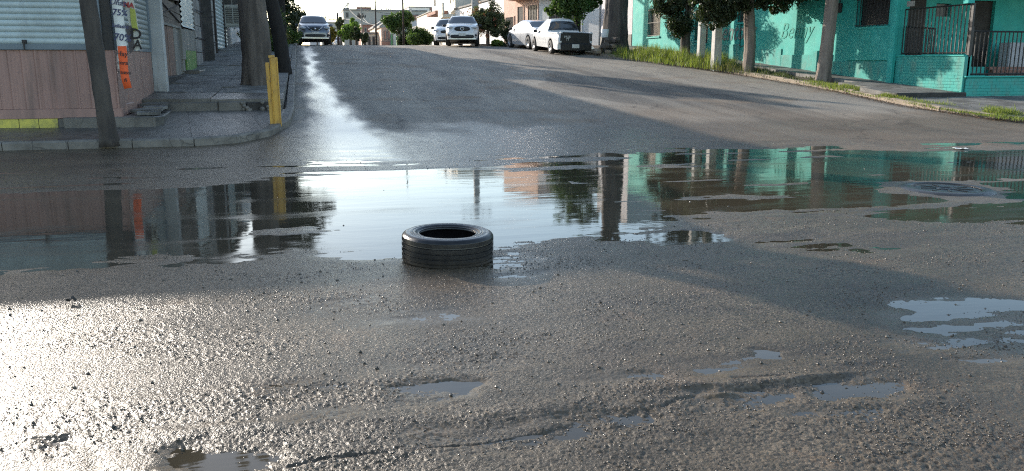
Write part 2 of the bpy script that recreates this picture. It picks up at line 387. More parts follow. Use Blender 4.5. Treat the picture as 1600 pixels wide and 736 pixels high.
base = mix_rgb(n, l, ramp_n(n, l, noise_n(n, l, coords(n, l, (.5, 1.1, 1)), .9, 7, .7, .3), .45, .68), base, mix_rgb(n, l, .55, base, (.020, .018, .015)))
base = mix_rgb(n, l, math_n(n, l, 'MULTIPLY', attr('silt'), .7), base, (.105, .080, .050))
rust = ramp_n(n, l, noise_n(n, l, P, 1.9, 6, .65, .5), .60, .74)
base = mix_rgb(n, l, math_n(n, l, 'MULTIPLY', rust, .6), base, (.20, .125, .072))
Ps = coords(n, l, (.55, .16, 1))
dry = mix_rgb(n, l, ramp_n(n, l, noise_n(n, l, Ps, 3, 9, .72), .3, .7), (.205, .186, .163), (.34, .305, .255))
dry = mix_rgb(n, l, math_n(n, l, 'MULTIPLY', sepc.outputs[1], .35), dry, (.07, .065, .06))
dry = mix_rgb(n, l, math_n(n, l, 'MULTIPLY', attr('dark_band'), .75), dry, (.080, .074, .068))
dry = mix_rgb(n, l, math_n(n, l, 'MULTIPLY', attr('mud'), .75), dry, (.20, .150, .108))
Pw = n.new('ShaderNodeVectorMath'); Pw.operation = 'MULTIPLY_ADD'; nz = n.new('ShaderNodeTexNoise'); nz.inputs['Scale'].default_value = 1.1; nz.inputs['Detail'].default_value = 6; l.new(P, nz.inputs['Vector']); l.new(nz.outputs['Color'], Pw.inputs[0]); Pw.inputs[1].default_value = (1.6, 1.6, 0); l.new(P, Pw.inputs[2])
ve = n.new('ShaderNodeTexVoronoi'); ve.feature = 'DISTANCE_TO_EDGE'; ve.inputs['Scale'].default_value = .42; l.new(Pw.outputs[0], ve.inputs['Vector'])
crk = math_n(n, l, 'MULTIPLY', ramp_n(n, l, ve.outputs['Distance'], .0, .016, (1, 1, 1), (0, 0, 0)), ramp_n(n, l, noise_n(n, l, P, .35, 3), .44, .56))
dry = mix_rgb(n, l, math_n(n, l, 'MULTIPLY', crk, .75), dry, (.035, .032, .030))
pat = ramp_n(n, l, noise_n(n, l, coords(n, l, (.5, .22, 1)), 1.0, 7, .65, .6), .50, .60)
dry = mix_rgb(n, l, math_n(n, l, 'MULTIPLY', pat, .38), dry, (.10, .094, .088))
lanes = ramp_n(n, l, noise_n(n, l, coords(n, l, (1.1, .035, 1)), 1.2, 5, .6), .42, .62)
dry = mix_rgb(n, l, math_n(n, l, 'MULTIPLY', lanes, .30), dry, (.40, .355, .29))
col = mix_rgb(n, l, attr('wet'), dry, base)
col = mix_rgb(n, l, math_n(n, l, 'MULTIPLY', attr('film'), .6), col, (.035, .035, .035))
l.new(col, b.inputs['Base Color'])
rg = math_n(n, l, 'MULTIPLY_ADD', noise_n(n, l, P, 5, 6, .75), .34, .13)
rgh = n.new('ShaderNodeMix'); rgh.data_type = 'FLOAT'; l.new(attr('wet'), rgh.inputs[0]); rgh.inputs[2].default_value = .82; l.new(rg, rgh.inputs[3])
rg2 = n.new('ShaderNodeMix'); rg2.data_type = 'FLOAT'; l.new(attr('film'), rg2.inputs[0]); l.new(rgh.outputs[0], rg2.inputs[2]); rg2.inputs[3].default_value = .17
l.new(rg2.outputs[0], b.inputs['Roughness'])
inv = math_n(n, l, 'SUBTRACT', 1, math_n(n, l, 'MULTIPLY', attr('film'), .97)); inv = math_n(n, l, 'MULTIPLY', inv, math_n(n, l, 'SUBTRACT', 1, math_n(n, l, 'MULTIPLY', attr('silt'), .6)))
b.inputs['Specular IOR Level'].default_value = .24
hgt = math_n(n, l, 'ADD', math_n(n, l, 'MULTIPLY', math_n(n, l, 'SUBTRACT', 1, vor.outputs['Distance']), sepc.outputs[2]), math_n(n, l, 'MULTIPLY', math_n(n, l, 'SUBTRACT', 1, vor2.outputs['Distance']), .45))
hgt = math_n(n, l, 'ADD', hgt, math_n(n, l, 'MULTIPLY', noise_n(n, l, P, 240, 4, .7), .7))
bn = n.new('ShaderNodeBump'); bn.inputs['Distance'].default_value = .0047; l.new(hgt, bn.inputs['Height']); l.new(math_n(n, l, 'MULTIPLY', inv, .75), bn.inputs['Strength'])
l.new(bn.outputs[0], b.inputs['Normal'])
me.materials.append(m)
road = link('road', me); tag(road, kind='structure')

# standing water: one level sheet, the broken surface pokes through it
m, n, l, b = newmat('muddy_water'); MATS['water'] = m
P = coords(n, l, (.5, 1.6, 1)); P1 = coords(n, l)
l.new(mix_rgb(n, l, ramp_n(n, l, noise_n(n, l, P1, .6, 4), .35, .65), (.040, .034, .024), (.070, .057, .038)), b.inputs['Base Color'])
l.new(math_n(n, l, 'MULTIPLY_ADD', ramp_n(n, l, noise_n(n, l, coords(n, l, (.35, 1.5, 1)), 1.3, 6, .6, .5), .48, .70), .16, .035), b.inputs['Roughness']); b.inputs['IOR'].default_value = 1.34; b.inputs['Specular IOR Level'].default_value = .5
bn = n.new('ShaderNodeBump'); bn.inputs['Strength'].default_value = .22; bn.inputs['Distance'].default_value = .0035
hh = math_n(n, l, 'ADD', noise_n(n, l, P, 5, 3, .5), math_n(n, l, 'MULTIPLY', noise_n(n, l, P, 1.2, 2, .5), 2.5))
l.new(hh, bn.inputs['Height']); l.new(bn.outputs[0], b.inputs['Normal'])
wm = MB(); wm.add([(-26, 2.0, 0), (30, 2.0, 0), (30, 13.3, 0), (-26, 13.3, 0)], [(0, 1, 2, 3)])
tag(wm.build('puddle_water', m), kind='structure')

# ================================================================ MATERIALS OF THE PLACE
mat('concrete', (.23, .22, .20), (.13, .125, .115), .8, 1.5, .4, 60, dirt=(.05, .045, .04), dirt_amt=.8, dscale=1.3)
mat('wet_concrete', (.150, .138, .122), (.070, .064, .056), .38, 1.3, .5, 50, dirt=(.025, .022, .02), dirt_amt=.7, dscale=1.1)
mat('kerb', (.21, .19, .165), (.12, .11, .095), .75, 3, .5, 50, dirt=(.06, .05, .04), dirt_amt=.6, dscale=2)
mat('tan_kerb', (.36, .29, .21), (.24, .19, .14), .85, 3, .5, 50, dirt=(.12, .09, .07), dirt_amt=.5, dscale=2)
mat('soil', (.12, .088, .058), (.07, .052, .036), .95, 3, .8, 40, bdist=.02)
mat('brown_panel', (.37, .215, .175), (.31, .18, .15), .5, 1.2, .12, 30, (1, 1, .25), dirt=(.10, .07, .06), dirt_amt=.35, dscale=1.6)
mat('brown_side', (.32, .195, .16), (.26, .165, .138), .55, 1, .1, 30, dirt=(.11, .08, .07), dirt_amt=.4, dscale=1.4)
mat('yellow_tile', (.62, .53, .09), (.46, .42, .08), .45, 4, .1, 30, dirt=(.13, .12, .06), dirt_amt=.4, dscale=5)
mat('yellow_paint', (.62, .36, .055), (.50, .28, .045), .5, 3, .2, 40, (1, 1, .5), dirt=(.20, .11, .05), dirt_amt=.6, dscale=4)
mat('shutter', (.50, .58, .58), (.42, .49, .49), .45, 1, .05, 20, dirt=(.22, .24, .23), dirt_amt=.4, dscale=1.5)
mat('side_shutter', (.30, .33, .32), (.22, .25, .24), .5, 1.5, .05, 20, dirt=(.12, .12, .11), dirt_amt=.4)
mat('bluegrey', (.17, .21, .24), (.13, .16, .18), .5, 2, .1)
mat('white_post', (.44, .45, .44), (.36, .37, .36), .7, 2, .2, 40, dirt=(.12, .10, .09), dirt_amt=.5, dscale=1.6)
mat('old_planks', (.21, .175, .145), (.12, .10, .085), .9, 2, .5, 25, (1, 1, .12), dirt=(.06, .05, .045), dirt_amt=.5)
mat('red_planks', (.30, .19, .145), (.19, .13, .105), .85, 2.5, .4, 25, (1, 1, .12), dirt=(.10, .075, .06), dirt_amt=.5)
mat('grey_board', (.27, .26, .23), (.19, .18, .16), .85, 2, .3, 30, (1, 1, .3), dirt=(.10, .09, .08), dirt_amt=.5)
mat('green_door', (.11, .25, .045), (.08, .19, .04), .5, 1.5, .1, dirt=(.06, .09, .03), dirt_amt=.4)
mat('dark_stone', (.055, .05, .045), (.03, .028, .026), .85, 3, .8, 30, bdist=.03)
mat('old_block', (.34, .325, .30), (.20, .19, .18), .9, 2.2, .5, 30, dirt=(.09, .08, .075), dirt_amt=.6, dscale=1.5, bdist=.02)
mat('mortar', (.09, .085, .08), (.06, .055, .05), .95, 3, .4)
mat('dark_wood', (.045, .035, .03), (.025, .02, .018), .8, 2, .3)
mat('cooler', (.36, .36, .32), (.28, .28, .25), .6, 3, .1, dirt=(.16, .14, .11), dirt_amt=.4, dscale=3)
mat('black', (.012, .012, .012), (.008, .008, .008), .7, 2, 0)
mat('iron', (.018, .017, .017), (.03, .024, .02), .55, 6, .1)
mat('bark', (.15, .125, .105), (.065, .054, .046), .95, 5, 1, 18, (1, 1, .16), dirt=(.05, .042, .036), dirt_amt=.5, dscale=4, bdist=.03)
mat('wet_bark', (.085, .072, .06), (.04, .034, .03), .85, 5, .8, 22, (1, 1, .3), bdist=.02)
mat('dark_bark', (.022, .018, .015), (.012, .010, .009), .9, 5, .8, 22, (1, 1, .3), bdist=.02)
mat('pale_bark', (.27, .22, .18), (.15, .12, .10), .95, 4, .9, 18, (1, 1, .25), dirt=(.09, .07, .06), dirt_amt=.5, dscale=3, bdist=.02)
mat('teal', (.025, .38, .325), (.021, .32, .275), .75, 1.2, .3, 30, dirt=(.08, .36, .29), dirt_amt=.5, dscale=1.0)
mat('teal_low', (.035, .34, .29), (.028, .28, .24), .75, 1.5, .5, 20, dirt=(.10, .27, .22), dirt_amt=.6, dscale=1.4)
mat('teal_mortar', (.032, .30, .255), (.026, .25, .21), .9, 2, .3)
mat('poured_pole', (.50, .48, .44), (.40, .385, .35), .8, 3, .2, 50, dirt=(.24, .22, .20), dirt_amt=.4, dscale=2)
mat('white_wall', (.78, .77, .74), (.70, .69, .66), .8, 1, .15, 20, dirt=(.45, .43, .40), dirt_amt=.3, dscale=.8)
mat('grey_wall', (.50, .48, .50), (.44, .43, .44), .8, 1, .15, 20, dirt=(.32, .30, .30), dirt_amt=.4)
mat('cream_wall', (.72, .66, .54), (.64, .58, .47), .8, 1, .15, 20, dirt=(.42, .38, .32), dirt_amt=.3)
mat('peach_wall', (.68, .46, .35), (.62, .41, .31), .8, 1, .15, 20, dirt=(.42, .30, .24), dirt_amt=.3)
mat('salmon_wall', (.60, .30, .21), (.54, .26, .18), .8, 1, .15, 20)
mat('beige_far', (.44, .42, .37), (.38, .36, .32), .85, .5, .1, 20, dirt=(.28, .26, .24), dirt_amt=.4, dscale=.4)
mat('brick_far', (.33, .17, .13), (.25, .13, .10), .9, 3, .3, 20)
mat('green_gate', (.16, .38, .17), (.13, .32, .14), .5, 1, .05)
mat('glass', (.05, .06, .07), (.03, .035, .04), .12, 2, 0, spec=.7)
mat('window_dark', (.035, .034, .033), (.02, .02, .02), .35, 2, 0)
mat('tin', (.38, .38, .37), (.28, .27, .25), .45, 2, .1, metal=.4)
mat('paper', (.78, .78, .74), (.66, .66, .62), .7, 6, .3, 15)
mat('orange_paper', (.90, .14, .035), (.80, .12, .03), .65, 5, .2, 15)
mat('banner', (.70, .70, .62), (.60, .60, .54), .6, 5, .1)
mat('banner_yellow', (.50, .52, .10), (.42, .45, .10), .6, 5, .1)
mat('banner_grey', (.13, .11, .11), (.09, .08, .08), .6, 5, .1)
mat('ink_blue', (.05, .055, .13), (.04, .04, .10), .6, 5, 0)
mat('ink_dark', (.03, .02, .02), (.02, .02, .02), .6, 5, 0)
mat('ink_red', (.45, .06, .05), (.38, .05, .05), .6, 5, 0)
leafmat('leaf_dark', (.022, .034, .013), (.055, .070, .026), .2)
leafmat('leaf_mid', (.045, .085, .022), (.10, .15, .04), .35)
leafmat('leaf_bright', (.10, .17, .035), (.20, .27, .07), .45)
leafmat('leaf_olive', (.06, .075, .035), (.12, .13, .06), .3)
leafmat('leaf_yellow', (.26, .24, .04), (.20, .12, .03), .4)
leafmat('grass', (.10, .15, .032), (.27, .27, .085), .4)
leafmat('dry_grass', (.25, .20, .09), (.13, .15, .05), .3)
Mt = MATS
cracked('concrete', 1.1, .8, .018); cracked('wet_concrete', 1.0, .85, .02, (.015, .014, .013)); cracked('kerb', 2.5, .6, .03)
streaked('concrete', (.07, .065, .058), .7, (1.6, 1.6, 1.6), .48, .60); streaked('wet_concrete', (.16, .15, .135), .5, (1.1, 1.1, 1.1), .52, .64)
streaked('brown_panel', (.15, .10, .085), .6, (4, 4, .5)); streaked('brown_side', (.14, .10, .085), .6, (4, 4, .6)); streaked('shutter', (.30, .33, .33), .5, (3, 3, 2)); streaked('white_post', (.20, .18, .16), .6, (6, 6, .8)); streaked('yellow_paint', (.16, .09, .05), .6, (9, 9, 4), .54, .66)
streaked('teal', (.03, .30, .235), .55, (2.2, 2.2, .5)); streaked('teal', (.10, .50, .42), .4, (.9, .9, .9), .52, .62); streaked('teal_low', (.10, .22, .18), .6, (3, 3, 1.2), .5, .62); cracked('teal', .5, .35, .008, (.02, .18, .14))
streaked('yellow_tile', (.16, .15, .08), .6, (4, 4, 4), .52, .64); streaked('poured_pole', (.22, .21, .19), .5, (6, 6, .6))
def slab_z(y): return hill(y) + .12
def walk_z(y): return max(.65 + .055 * (y - 18.1), hill(y) + .18)

# ================================================================ LEFT PAVEMENT
def loft_sheet0(K, I, zf, thick, n=6, amp=.006, seed=0):
    """a poured slab between two kerb points and two inner points"""
    mb = MB(); m2 = 6
    for a in range(m2 + 1):
        for b_ in range(n + 1):
            u, v = a / m2, b_ / n
            k = (K[0][0] * (1 - u) + K[1][0] * u, K[0][1] * (1 - u) + K[1][1] * u); q = (I[0][0] * (1 - u) + I[1][0] * u, I[0][1] * (1 - u) + I[1][1] * u)
            x, y = k[0] * (1 - v) + q[0] * v, k[1] * (1 - v) + q[1] * v
            mb.v.append((x, y, zf(x, y) + amp * float(fbm(np.array([x * 1.7]), np.array([y * 1.7]), 3, 5 + seed)[0])))
    idx = lambda a, b_: a * (n + 1) + b_
    for a in range(m2):
        for b_ in range(n): mb.f.append((idx(a, b_), idx(a, b_ + 1), idx(a + 1, b_ + 1), idx(a + 1, b_)))
    rim = [idx(0, b_) for b_ in range(n + 1)] + [idx(a, n) for a in range(1, m2 + 1)] + [idx(m2, b_) for b_ in range(n - 1, -1, -1)] + [idx(a, 0) for a in range(m2 - 1, 0, -1)]
    base = len(mb.v)
    for r_ in rim: x, y, z = mb.v[r_]; mb.v.append((x, y, z - thick))
    for q in range(len(rim)): q2 = (q + 1) % len(rim); mb.f.append((rim[q], rim[q2], base + q2, base + q))
    return mb
def loft_sheet(*a, **k):
    mb = loft_sheet0(*a, **k); b0 = mb.build
    mb.build = lambda *p, **q: sharp(b0(*p, **q), 40)
    return mb
def shrink(p, q, g): 
    d = math.hypot(q[0] - p[0], q[1] - p[1]); return (p[0] + (q[0] - p[0]) * g / d, p[1] + (q[1] - p[1]) * g / d)
def kerb_run(root, pts, w, zf, mt, step=1.0, h=.13, name='kerb_stone', irregular=.006):
    """kerb stones one by one along a polyline, joints left open"""
    seg = []; 
    for (a, b_) in zip(pts[:-1], pts[1:]):
        d = math.dist(a, b_); k = max(1, round(d / step))
        for q in range(k): seg.append((tuple(a[c] + (b_[c] - a[c]) * q / k for c in (0, 1)), tuple(a[c] + (b_[c] - a[c]) * (q + 1) / k for c in (0, 1))))
    for a, b_ in seg:
        L = math.dist(a, b_); dx, dy = (b_[0] - a[0]) / L, (b_[1] - a[1]) / L; nx, ny = -dy, dx; g = .006
        a2 = (a[0] + dx * g, a[1] + dy * g); b2 = (b_[0] - dx * g, b_[1] - dy * g); j = random.uniform(-irregular, irregular)
        mb = MB(); vs = []
        for t_ in (0, .33, .66, 1):
            x, y = a2[0] + (b2[0] - a2[0]) * t_, a2[1] + (b2[1] - a2[1]) * t_; z = zf(x, y); e = random.uniform(-.008, .008)
            vs += [(x + nx * e, y + ny * e, z - .35), (x + nx * e, y + ny * e, z + h - .025 + j), (x + nx * .03, y + ny * .03, z + h + j + e * .5), (x + nx * w, y + ny * w, z + h + j), (x + nx * w, y + ny * w, z - .35)]
        fs = [(0, 1, 2, 3, 4), (19, 18, 17, 16, 15)]
        for q in range(3):
            for e in range(4): fs.append((q * 5 + e, (q + 1) * 5 + e, (q + 1) * 5 + e + 1, q * 5 + e + 1))
        mb.add(vs, fs); mb.build(name, mt, root)
left_kerb = [(-14, 14.1), (-9, 14.25), (-4.6, 14.37), (-1.8, 14.4), (-1.15, 14.62), (-.62, 15.35), (-.32, 16.6), (-.25, 18.5), (-.28, 26), (-.32, 44), (-.2, 62)]
kr = empty('kerb', kind='structure'); kerb_run(kr, left_kerb, .16, lambda x, y: hill(y), Mt['kerb'], 1.0)
pv = empty('pavement', kind='structure')
Ks = [(-14, 14.26), (-11, 14.35), (-8.4, 14.42), (-6.2, 14.47), (-4.6, 14.53), (-3.2, 14.54)]
Is = [(-14, 16.25), (-11, 16.25), (-8.4, 16.25), (-6.2, 16.25), (-4.6, 16.25), (-3.2, 16.25)]
K2 = [(-3.2, 14.54), (-1.85, 14.56), (-1.27, 14.76), (-.77, 15.42), (-.48, 16.64), (-.43, 18.12)]
I2 = [(-3.2, 18.15), (-2.35, 18.15), (-1.75, 18.15), (-1.2, 18.15), (-.8, 18.15), (-.55, 18.15)]
for KK, II in ((Ks, Is), (K2, I2)):
    for q in range(len(KK) - 1):
        loft_sheet((shrink(KK[q], KK[q + 1], .002), shrink(KK[q + 1], KK[q], .002)), (shrink(II[q], II[q + 1], .002), shrink(II[q + 1], II[q], .002)), lambda x, y: slab_z(y), .3, amp=.012).build('slab', Mt['wet_concrete'], pv, True)
ys = 18.16
row = 0
while ys < 60:
    st = 1.35 if ys < 30 else 3.0
    for (xa, xb) in ((-3.32, -1.9), (-1.89, -.47)):
        dz = random.uniform(-.012, .012)
        o = loft_sheet(((xb, ys), (xb, ys + st - .012)), ((xa, ys), (xa, ys + st - .012)), lambda x, y: walk_z(y) + dz, .5, amp=.02, seed=row).build('slab', Mt['concrete'] if ys > 19.4 else Mt['wet_concrete'], pv, True)
        sharp(o, 50)
    ys += st; row += 1
# broken face of the step up
for xa, xb, dz in ((-2.75, -1.75, 0), (-1.745, -1.2, .01), (-1.19, -.5, -.01)):
    mb = MB(); mb.box(xa, 18.02, .2, xb, 18.155, .60 + dz); o = mb.build('step_edge', Mt['dark_stone'] if xa > -1.3 else Mt['wet_concrete'], pv, bevel=.02)
for q in range(14):
    x = random.uniform(-1.35, -.5); z = random.uniform(.42, .6); s = random.uniform(.04, .08); mb = MB(); mb.lathe([(0, -s), (s * .8, -s * .5), (s, 0), (s * .7, s * .6), (0, s * .8)], 7, (x, 18.0, z))
    mb.build('rubble_stone', Mt['kerb'], pv)

# ledge round the shop's corner: a dwarf wall with broken paving on top
lg = empty('corner_ledge', (-2.9, 16.9, .3), label='low broken concrete ledge with loose slabs wrapping the brown shop corner', cat='ledge')
def sub(root, mb, name, m_, **kw):
    L = root.location; 
    mb.v = [(p[0] - L.x, p[1] - L.y, p[2] - L.z) for p in mb.v]
    return mb.build(name, m_, root, **kw)
mb = MB(); mb.prism([(-4.1, 15.92), (-2.62, 15.92), (-2.5, 16.2), (-2.62, 18.02), (-3.17, 18.02), (-3.17, 16.08), (-4.1, 16.08)], .15, .455); sub(lg, mb, 'block', Mt['wet_concrete'], bevel=.015)
for (x, y, a, sx, sy) in ((-2.78, 16.3, .3, .42, .30), (-2.86, 16.75, -.2, .5, .38), (-2.8, 17.25, .15, .44, .5), (-2.9, 17.8, .0, .5, .3)):
    mb = MB(); mb.prism([(-sx / 2, -sy / 2), (sx * .3, -sy * .55), (sx / 2, -.1 * sy), (sx * .42, sy / 2), (-sx * .4, sy * .45)], 0, .05)
    M_ = Matrix.Translation((x, y, .457 + .055 * (y - 16))) @ Matrix.Rotation(a, 4, 'Z') @ Matrix.Rotation(.04, 4, 'X'); mb.v = [tuple(M_ @ Vector(p)) for p in mb.v]
    sub(lg, mb, 'loose_slab', Mt['concrete'])

# ================================================================ LEFT BUILDINGS
FY = 16.1; SX = -3.2
shop = empty('corner_shop', (-5, FY, .2), label='brown panelled corner shop with closed pale metal shutter and yellow base tiles', cat='shop building')
def S(mb, name, m_, **kw): return sub(shop, mb, name, Mt[m_] if isinstance(m_, str) else m_, **kw)
mb = MB(); mb.box(-12, FY + .12, -.1, SX - .1, 19.72, 3.6); S(mb, 'core_wall', 'brown_side')
mb = MB(); mb.box(-12.1, FY - .25, 3.6, SX + .25, 19.9, 3.78); S(mb, 'roof_slab', 'concrete')
# base
mb = MB(); mb.box(-12, FY - .02, .1, -4.1, FY + .1, .43); mb.box(-4.1, FY + .02, .1, SX - .02, FY + .1, .43); S(mb, 'plinth', 'wet_concrete')
x = -4.22
while x > -11.5:
    mb = MB(); mb.box(x - .298, FY - .035, .235 + random.uniform(-.003, .003), x, FY - .02, .435); S(mb, 'yellow_tile', 'yellow_tile', bevel=.003); x -= .308
mb = MB(); mb.box(-12, FY - .05, .437, SX + .03, FY + .1, .60); S(mb, 'base_board', 'brown_panel', bevel=.004)
mb = MB(); 
# ribbed cladding sheets
x = SX; q = 0
while x > -11.8:
    w_ = .62; mb = MB(); xs = []; N = 24
    prof = [FY - .012 - (.022 if (t_ % 8) in (0, 1) else 0) - .004 * ((q + t_) % 2) for t_ in range(N + 1)]
    for t_ in range(N + 1):
        xx = x - w_ * t_ / N
        mb.v += [(xx, prof[t_], .603), (xx, prof[t_], 1.60)]
        if t_: a = 2 * t_; mb.f.append((a - 2, a - 1, a + 1, a))
    S(mb, 'cladding_sheet', 'brown_panel'); x -= w_ + .002; q += 1
# shutter frame and slats
mb = MB(); mb.box(-12, FY - .07, 1.603, -3.52, FY + .02, 1.70); mb.box(-3.52, FY - .08, 1.60, -3.37, FY + .05, 3.6); mb.box(-12, FY - .07, 3.45, -3.52, FY + .05, 3.6); S(mb, 'shutter_frame', 'bluegrey', bevel=.006)
z = 1.70
while z < 3.44:
    mb = MB(); pr = [(0, 0), (-.018, .012), (-.03, .035), (-.03, .065), (-.016, .09), (0, .098)]
    for yy, zz in pr: mb.v += [(-12, FY + .0 + yy, z + zz), (-3.521, FY + .0 + yy, z + zz)]
    for t_ in range(5): mb.f.append((2 * t_, 2 * t_ + 1, 2 * t_ + 3, 2 * t_ + 2))
    S(mb, 'shutter_slat', 'shutter', smooth=True); z += .1
mb = MB(); mb.box(-4.62, FY - .10, 1.71, -4.56, FY - .03, 1.77); mb.box(-4.60, FY - .12, 1.60, -4.58, FY - .1, 1.73); S(mb, 'padlock', 'iron')
mb = MB(); mb.box(-3.37, FY - .03, 1.6, SX - .02, FY + .1, 3.6); S(mb, 'corner_strip', 'iron')
# side face
mb = MB(); mb.box(SX - .1, FY + .02, .43, SX, 19.7, 1.60); S(mb, 'side_panel', 'brown_side')
mb = MB(); mb.box(SX - .02, 16.6, .45, SX + .02, 17.3, .66); S(mb, 'side_patch', 'brown_side', bevel=.02)
mb = MB(); mb.box(SX - .08, FY + .12, 1.603, SX + .02, 19.70, 1.66); mb.box(SX - .08, FY + .1, 1.6, SX + .03, FY + .3, 3.6); mb.box(SX - .06, 19.58, 1.66, SX + .03, 19.72, 3.6); S(mb, 'side_frame', 'bluegrey')
z = 1.66
while z < 3.5:
    mb = MB(); pr = [(0, 0), (.018, .012), (.028, .035), (.028, .065), (.016, .09), (0, .098)]
    for xx, zz in pr: mb.v += [(SX - .02 + xx, FY + .3, z + zz), (SX - .02 + xx, 19.58, z + zz)]
    for t_ in range(5): mb.f.append((2 * t_, 2 * t_ + 1, 2 * t_ + 3, 2 * t_ + 2))
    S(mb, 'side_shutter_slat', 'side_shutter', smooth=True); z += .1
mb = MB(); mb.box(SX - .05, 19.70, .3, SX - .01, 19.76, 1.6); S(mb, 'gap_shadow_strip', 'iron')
for (y0, y1) in ((16.9, 16.92), (18.4, 18.42)):
    mb = MB(); mb.box(SX, y0, .7, SX + .004, y1, 1.58); S(mb, 'seam_strip', 'brown_panel')

# white post at the end of the shop
mb = MB(); mb.prism([(SX - .02, 19.8), (SX + .26, 19.8), (SX + .26, 20.06), (SX - .02, 20.06)], .35, 3.6)
tag(mb.build('white_post', Mt['white_post'], bevel=.012), 'square off-white post standing between the brown shop and the planks', 'post')

# hanging hand written papers and banner
def strip(name, pts, mt, parent=None, th=.003, w=None):
    """hanging sheet given as rows of (left point, right point)"""
    mb = MB(); N = len(pts)
    for a, b_ in pts:
        a, b_ = Vector(a), Vector(b_)
        mb.v += [tuple(a), tuple(b_), tuple(a + Vector((0, th, 0))), tuple(b_ + Vector((0, th, 0)))]
    for q in range(N - 1):
        a = 4 * q; mb.f += [(a, a + 4, a + 5, a + 1), (a + 2, a + 3, a + 7, a + 6), (a, a + 2, a + 6, a + 4), (a + 1, a + 5, a + 7, a + 3)]
    mb.f += [(0, 1, 3, 2), (4 * N - 4, 4 * N - 2, 4 * N - 1, 4 * N - 3)]
    return mb.build(name, mt, parent, True)
def text_obj(name, s, size, loc, M3, mt, parent, bold=.004, ext=.001, shear=0):
    cu = bpy.data.curves.new(name, 'FONT'); cu.body = s; cu.size = size; cu.extrude = ext; cu.offset = bold; cu.align_x = 'CENTER'; cu.align_y = 'CENTER'; cu.shear = shear; cu.resolution_u = 2
    t_ = bpy.data.objects.new('tmp', cu); COL.objects.link(t_); dg = bpy.context.evaluated_depsgraph_get()
    me_ = bpy.data.meshes.new_from_object(t_.evaluated_get(dg)); bpy.data.objects.remove(t_)
    T = Matrix.Translation(loc) @ M3.to_4x4(); me_.transform(T)
    me_.materials.clear(); me_.materials.append(mt); o = link(name, me_); o.parent = parent; return o
up_face = Matrix(((1, 0, 0), (0, 0, -1), (0, 1, 0)))      # text upright, facing -Y
YP = 15.95
rows = [((172, -60), (189, -60)), ((174, 0), (190, 0)), ((179, 40), (195, 40)), ((183, 72), (198, 72)), ((184, 108), (199, 106))]
pw = strip('paper_notice', [(at(*a, YP), at(*b_, YP)) for a, b_ in rows], Mt['paper'])
tag(pw, 'long white strip with blue handwriting hanging at the brown shop corner', 'notice')
for (px, py, s, sz, sh) in ((184, 4, 'Uñas', .13, .2), (187, 20, '75%', .15, .1), (188, 41, 'Selladas', .085, .1), (191, 59, '70%', .17, .1)):
    p = at(px, py, YP - .012); text_obj('handwriting', s, sz, p, up_face @ Matrix.Rotation(R(-6), 3, 'Z'), Mt['ink_blue'], pw, .002, .001, sh)
rows = [((183.5, 72), (197.5, 72)), ((185, 90), (199, 89)), ((187, 107), (200, 105)), ((189, 122), (201.5, 119)), ((194, 139), (206, 137))]
po = strip('orange_notice', [(at(*a, YP - .02), at(*b_, YP - .02 - .02 * (q == 4))) for q, (a, b_) in enumerate(rows)], Mt['orange_paper'])
tag(po, 'fluorescent orange handwritten sheet taped below the white strip', 'notice')
for (px, py, s, sz) in ((190.5, 84, 'Hay', .12), (191.5, 98, 'cera', .10), (194.5, 113, 'nueva', .095), (196, 125, 'ñ', .10)):
    p = at(px, py, YP - .045); text_obj('handwriting', s, sz, p, up_face @ Matrix.Rotation(R(-5), 3, 'Z'), Mt['ink_dark'], po, .001, .001, .1)
bn_root = empty('torn_banner', (-3.1, 16.6, 1.6), label='torn yellow and white printed banner hanging over the side shutter', cat='banner')
def bpoly(name, pxs, yb, mt):
    ps = [at(a, c, yb) for a, c in pxs]; mb = MB(); nn = len(ps)
    mb.v = [tuple(p) for p in ps] + [tuple(p + Vector((0, .004, 0))) for p in ps]
    mb.f = [tuple(range(nn)), tuple(range(nn, 2 * nn))[::-1]] + [(i_, (i_ + 1) % nn, nn + (i_ + 1) % nn, nn + i_) for i_ in range(nn)]
    return sub(bn_root, mb, name, Mt[mt])
bpoly('white_panel', [(190, -60), (216, -60), (209, 0), (214, 30), (221, 76), (213, 80), (206, 70), (202, 40), (193, 0)], 16.7, 'banner')
bpoly('yellow_panel', [(203, 12), (211, 15), (214, 38), (216, 46), (207, 49), (204, 30)], 16.68, 'banner_yellow')
bpoly('grey_panel', [(196, 40), (205, 40), (208, 52), (210, 78), (203, 84), (199, 60)], 16.66, 'banner_grey')
for (px, py, s, sz, mt_) in ((201, 8, 'MA', .12, 'ink_red'), (212.5, 54, 'D', .26, 'ink_dark'), (215, 70, 'A', .22, 'ink_dark')):
    p = at(px, py, 16.64); o = text_obj('printed_letter', s, sz, p - bn_root.location, up_face @ Matrix.Rotation(R(-8), 3, 'Z'), Mt[mt_], bn_root, .006)

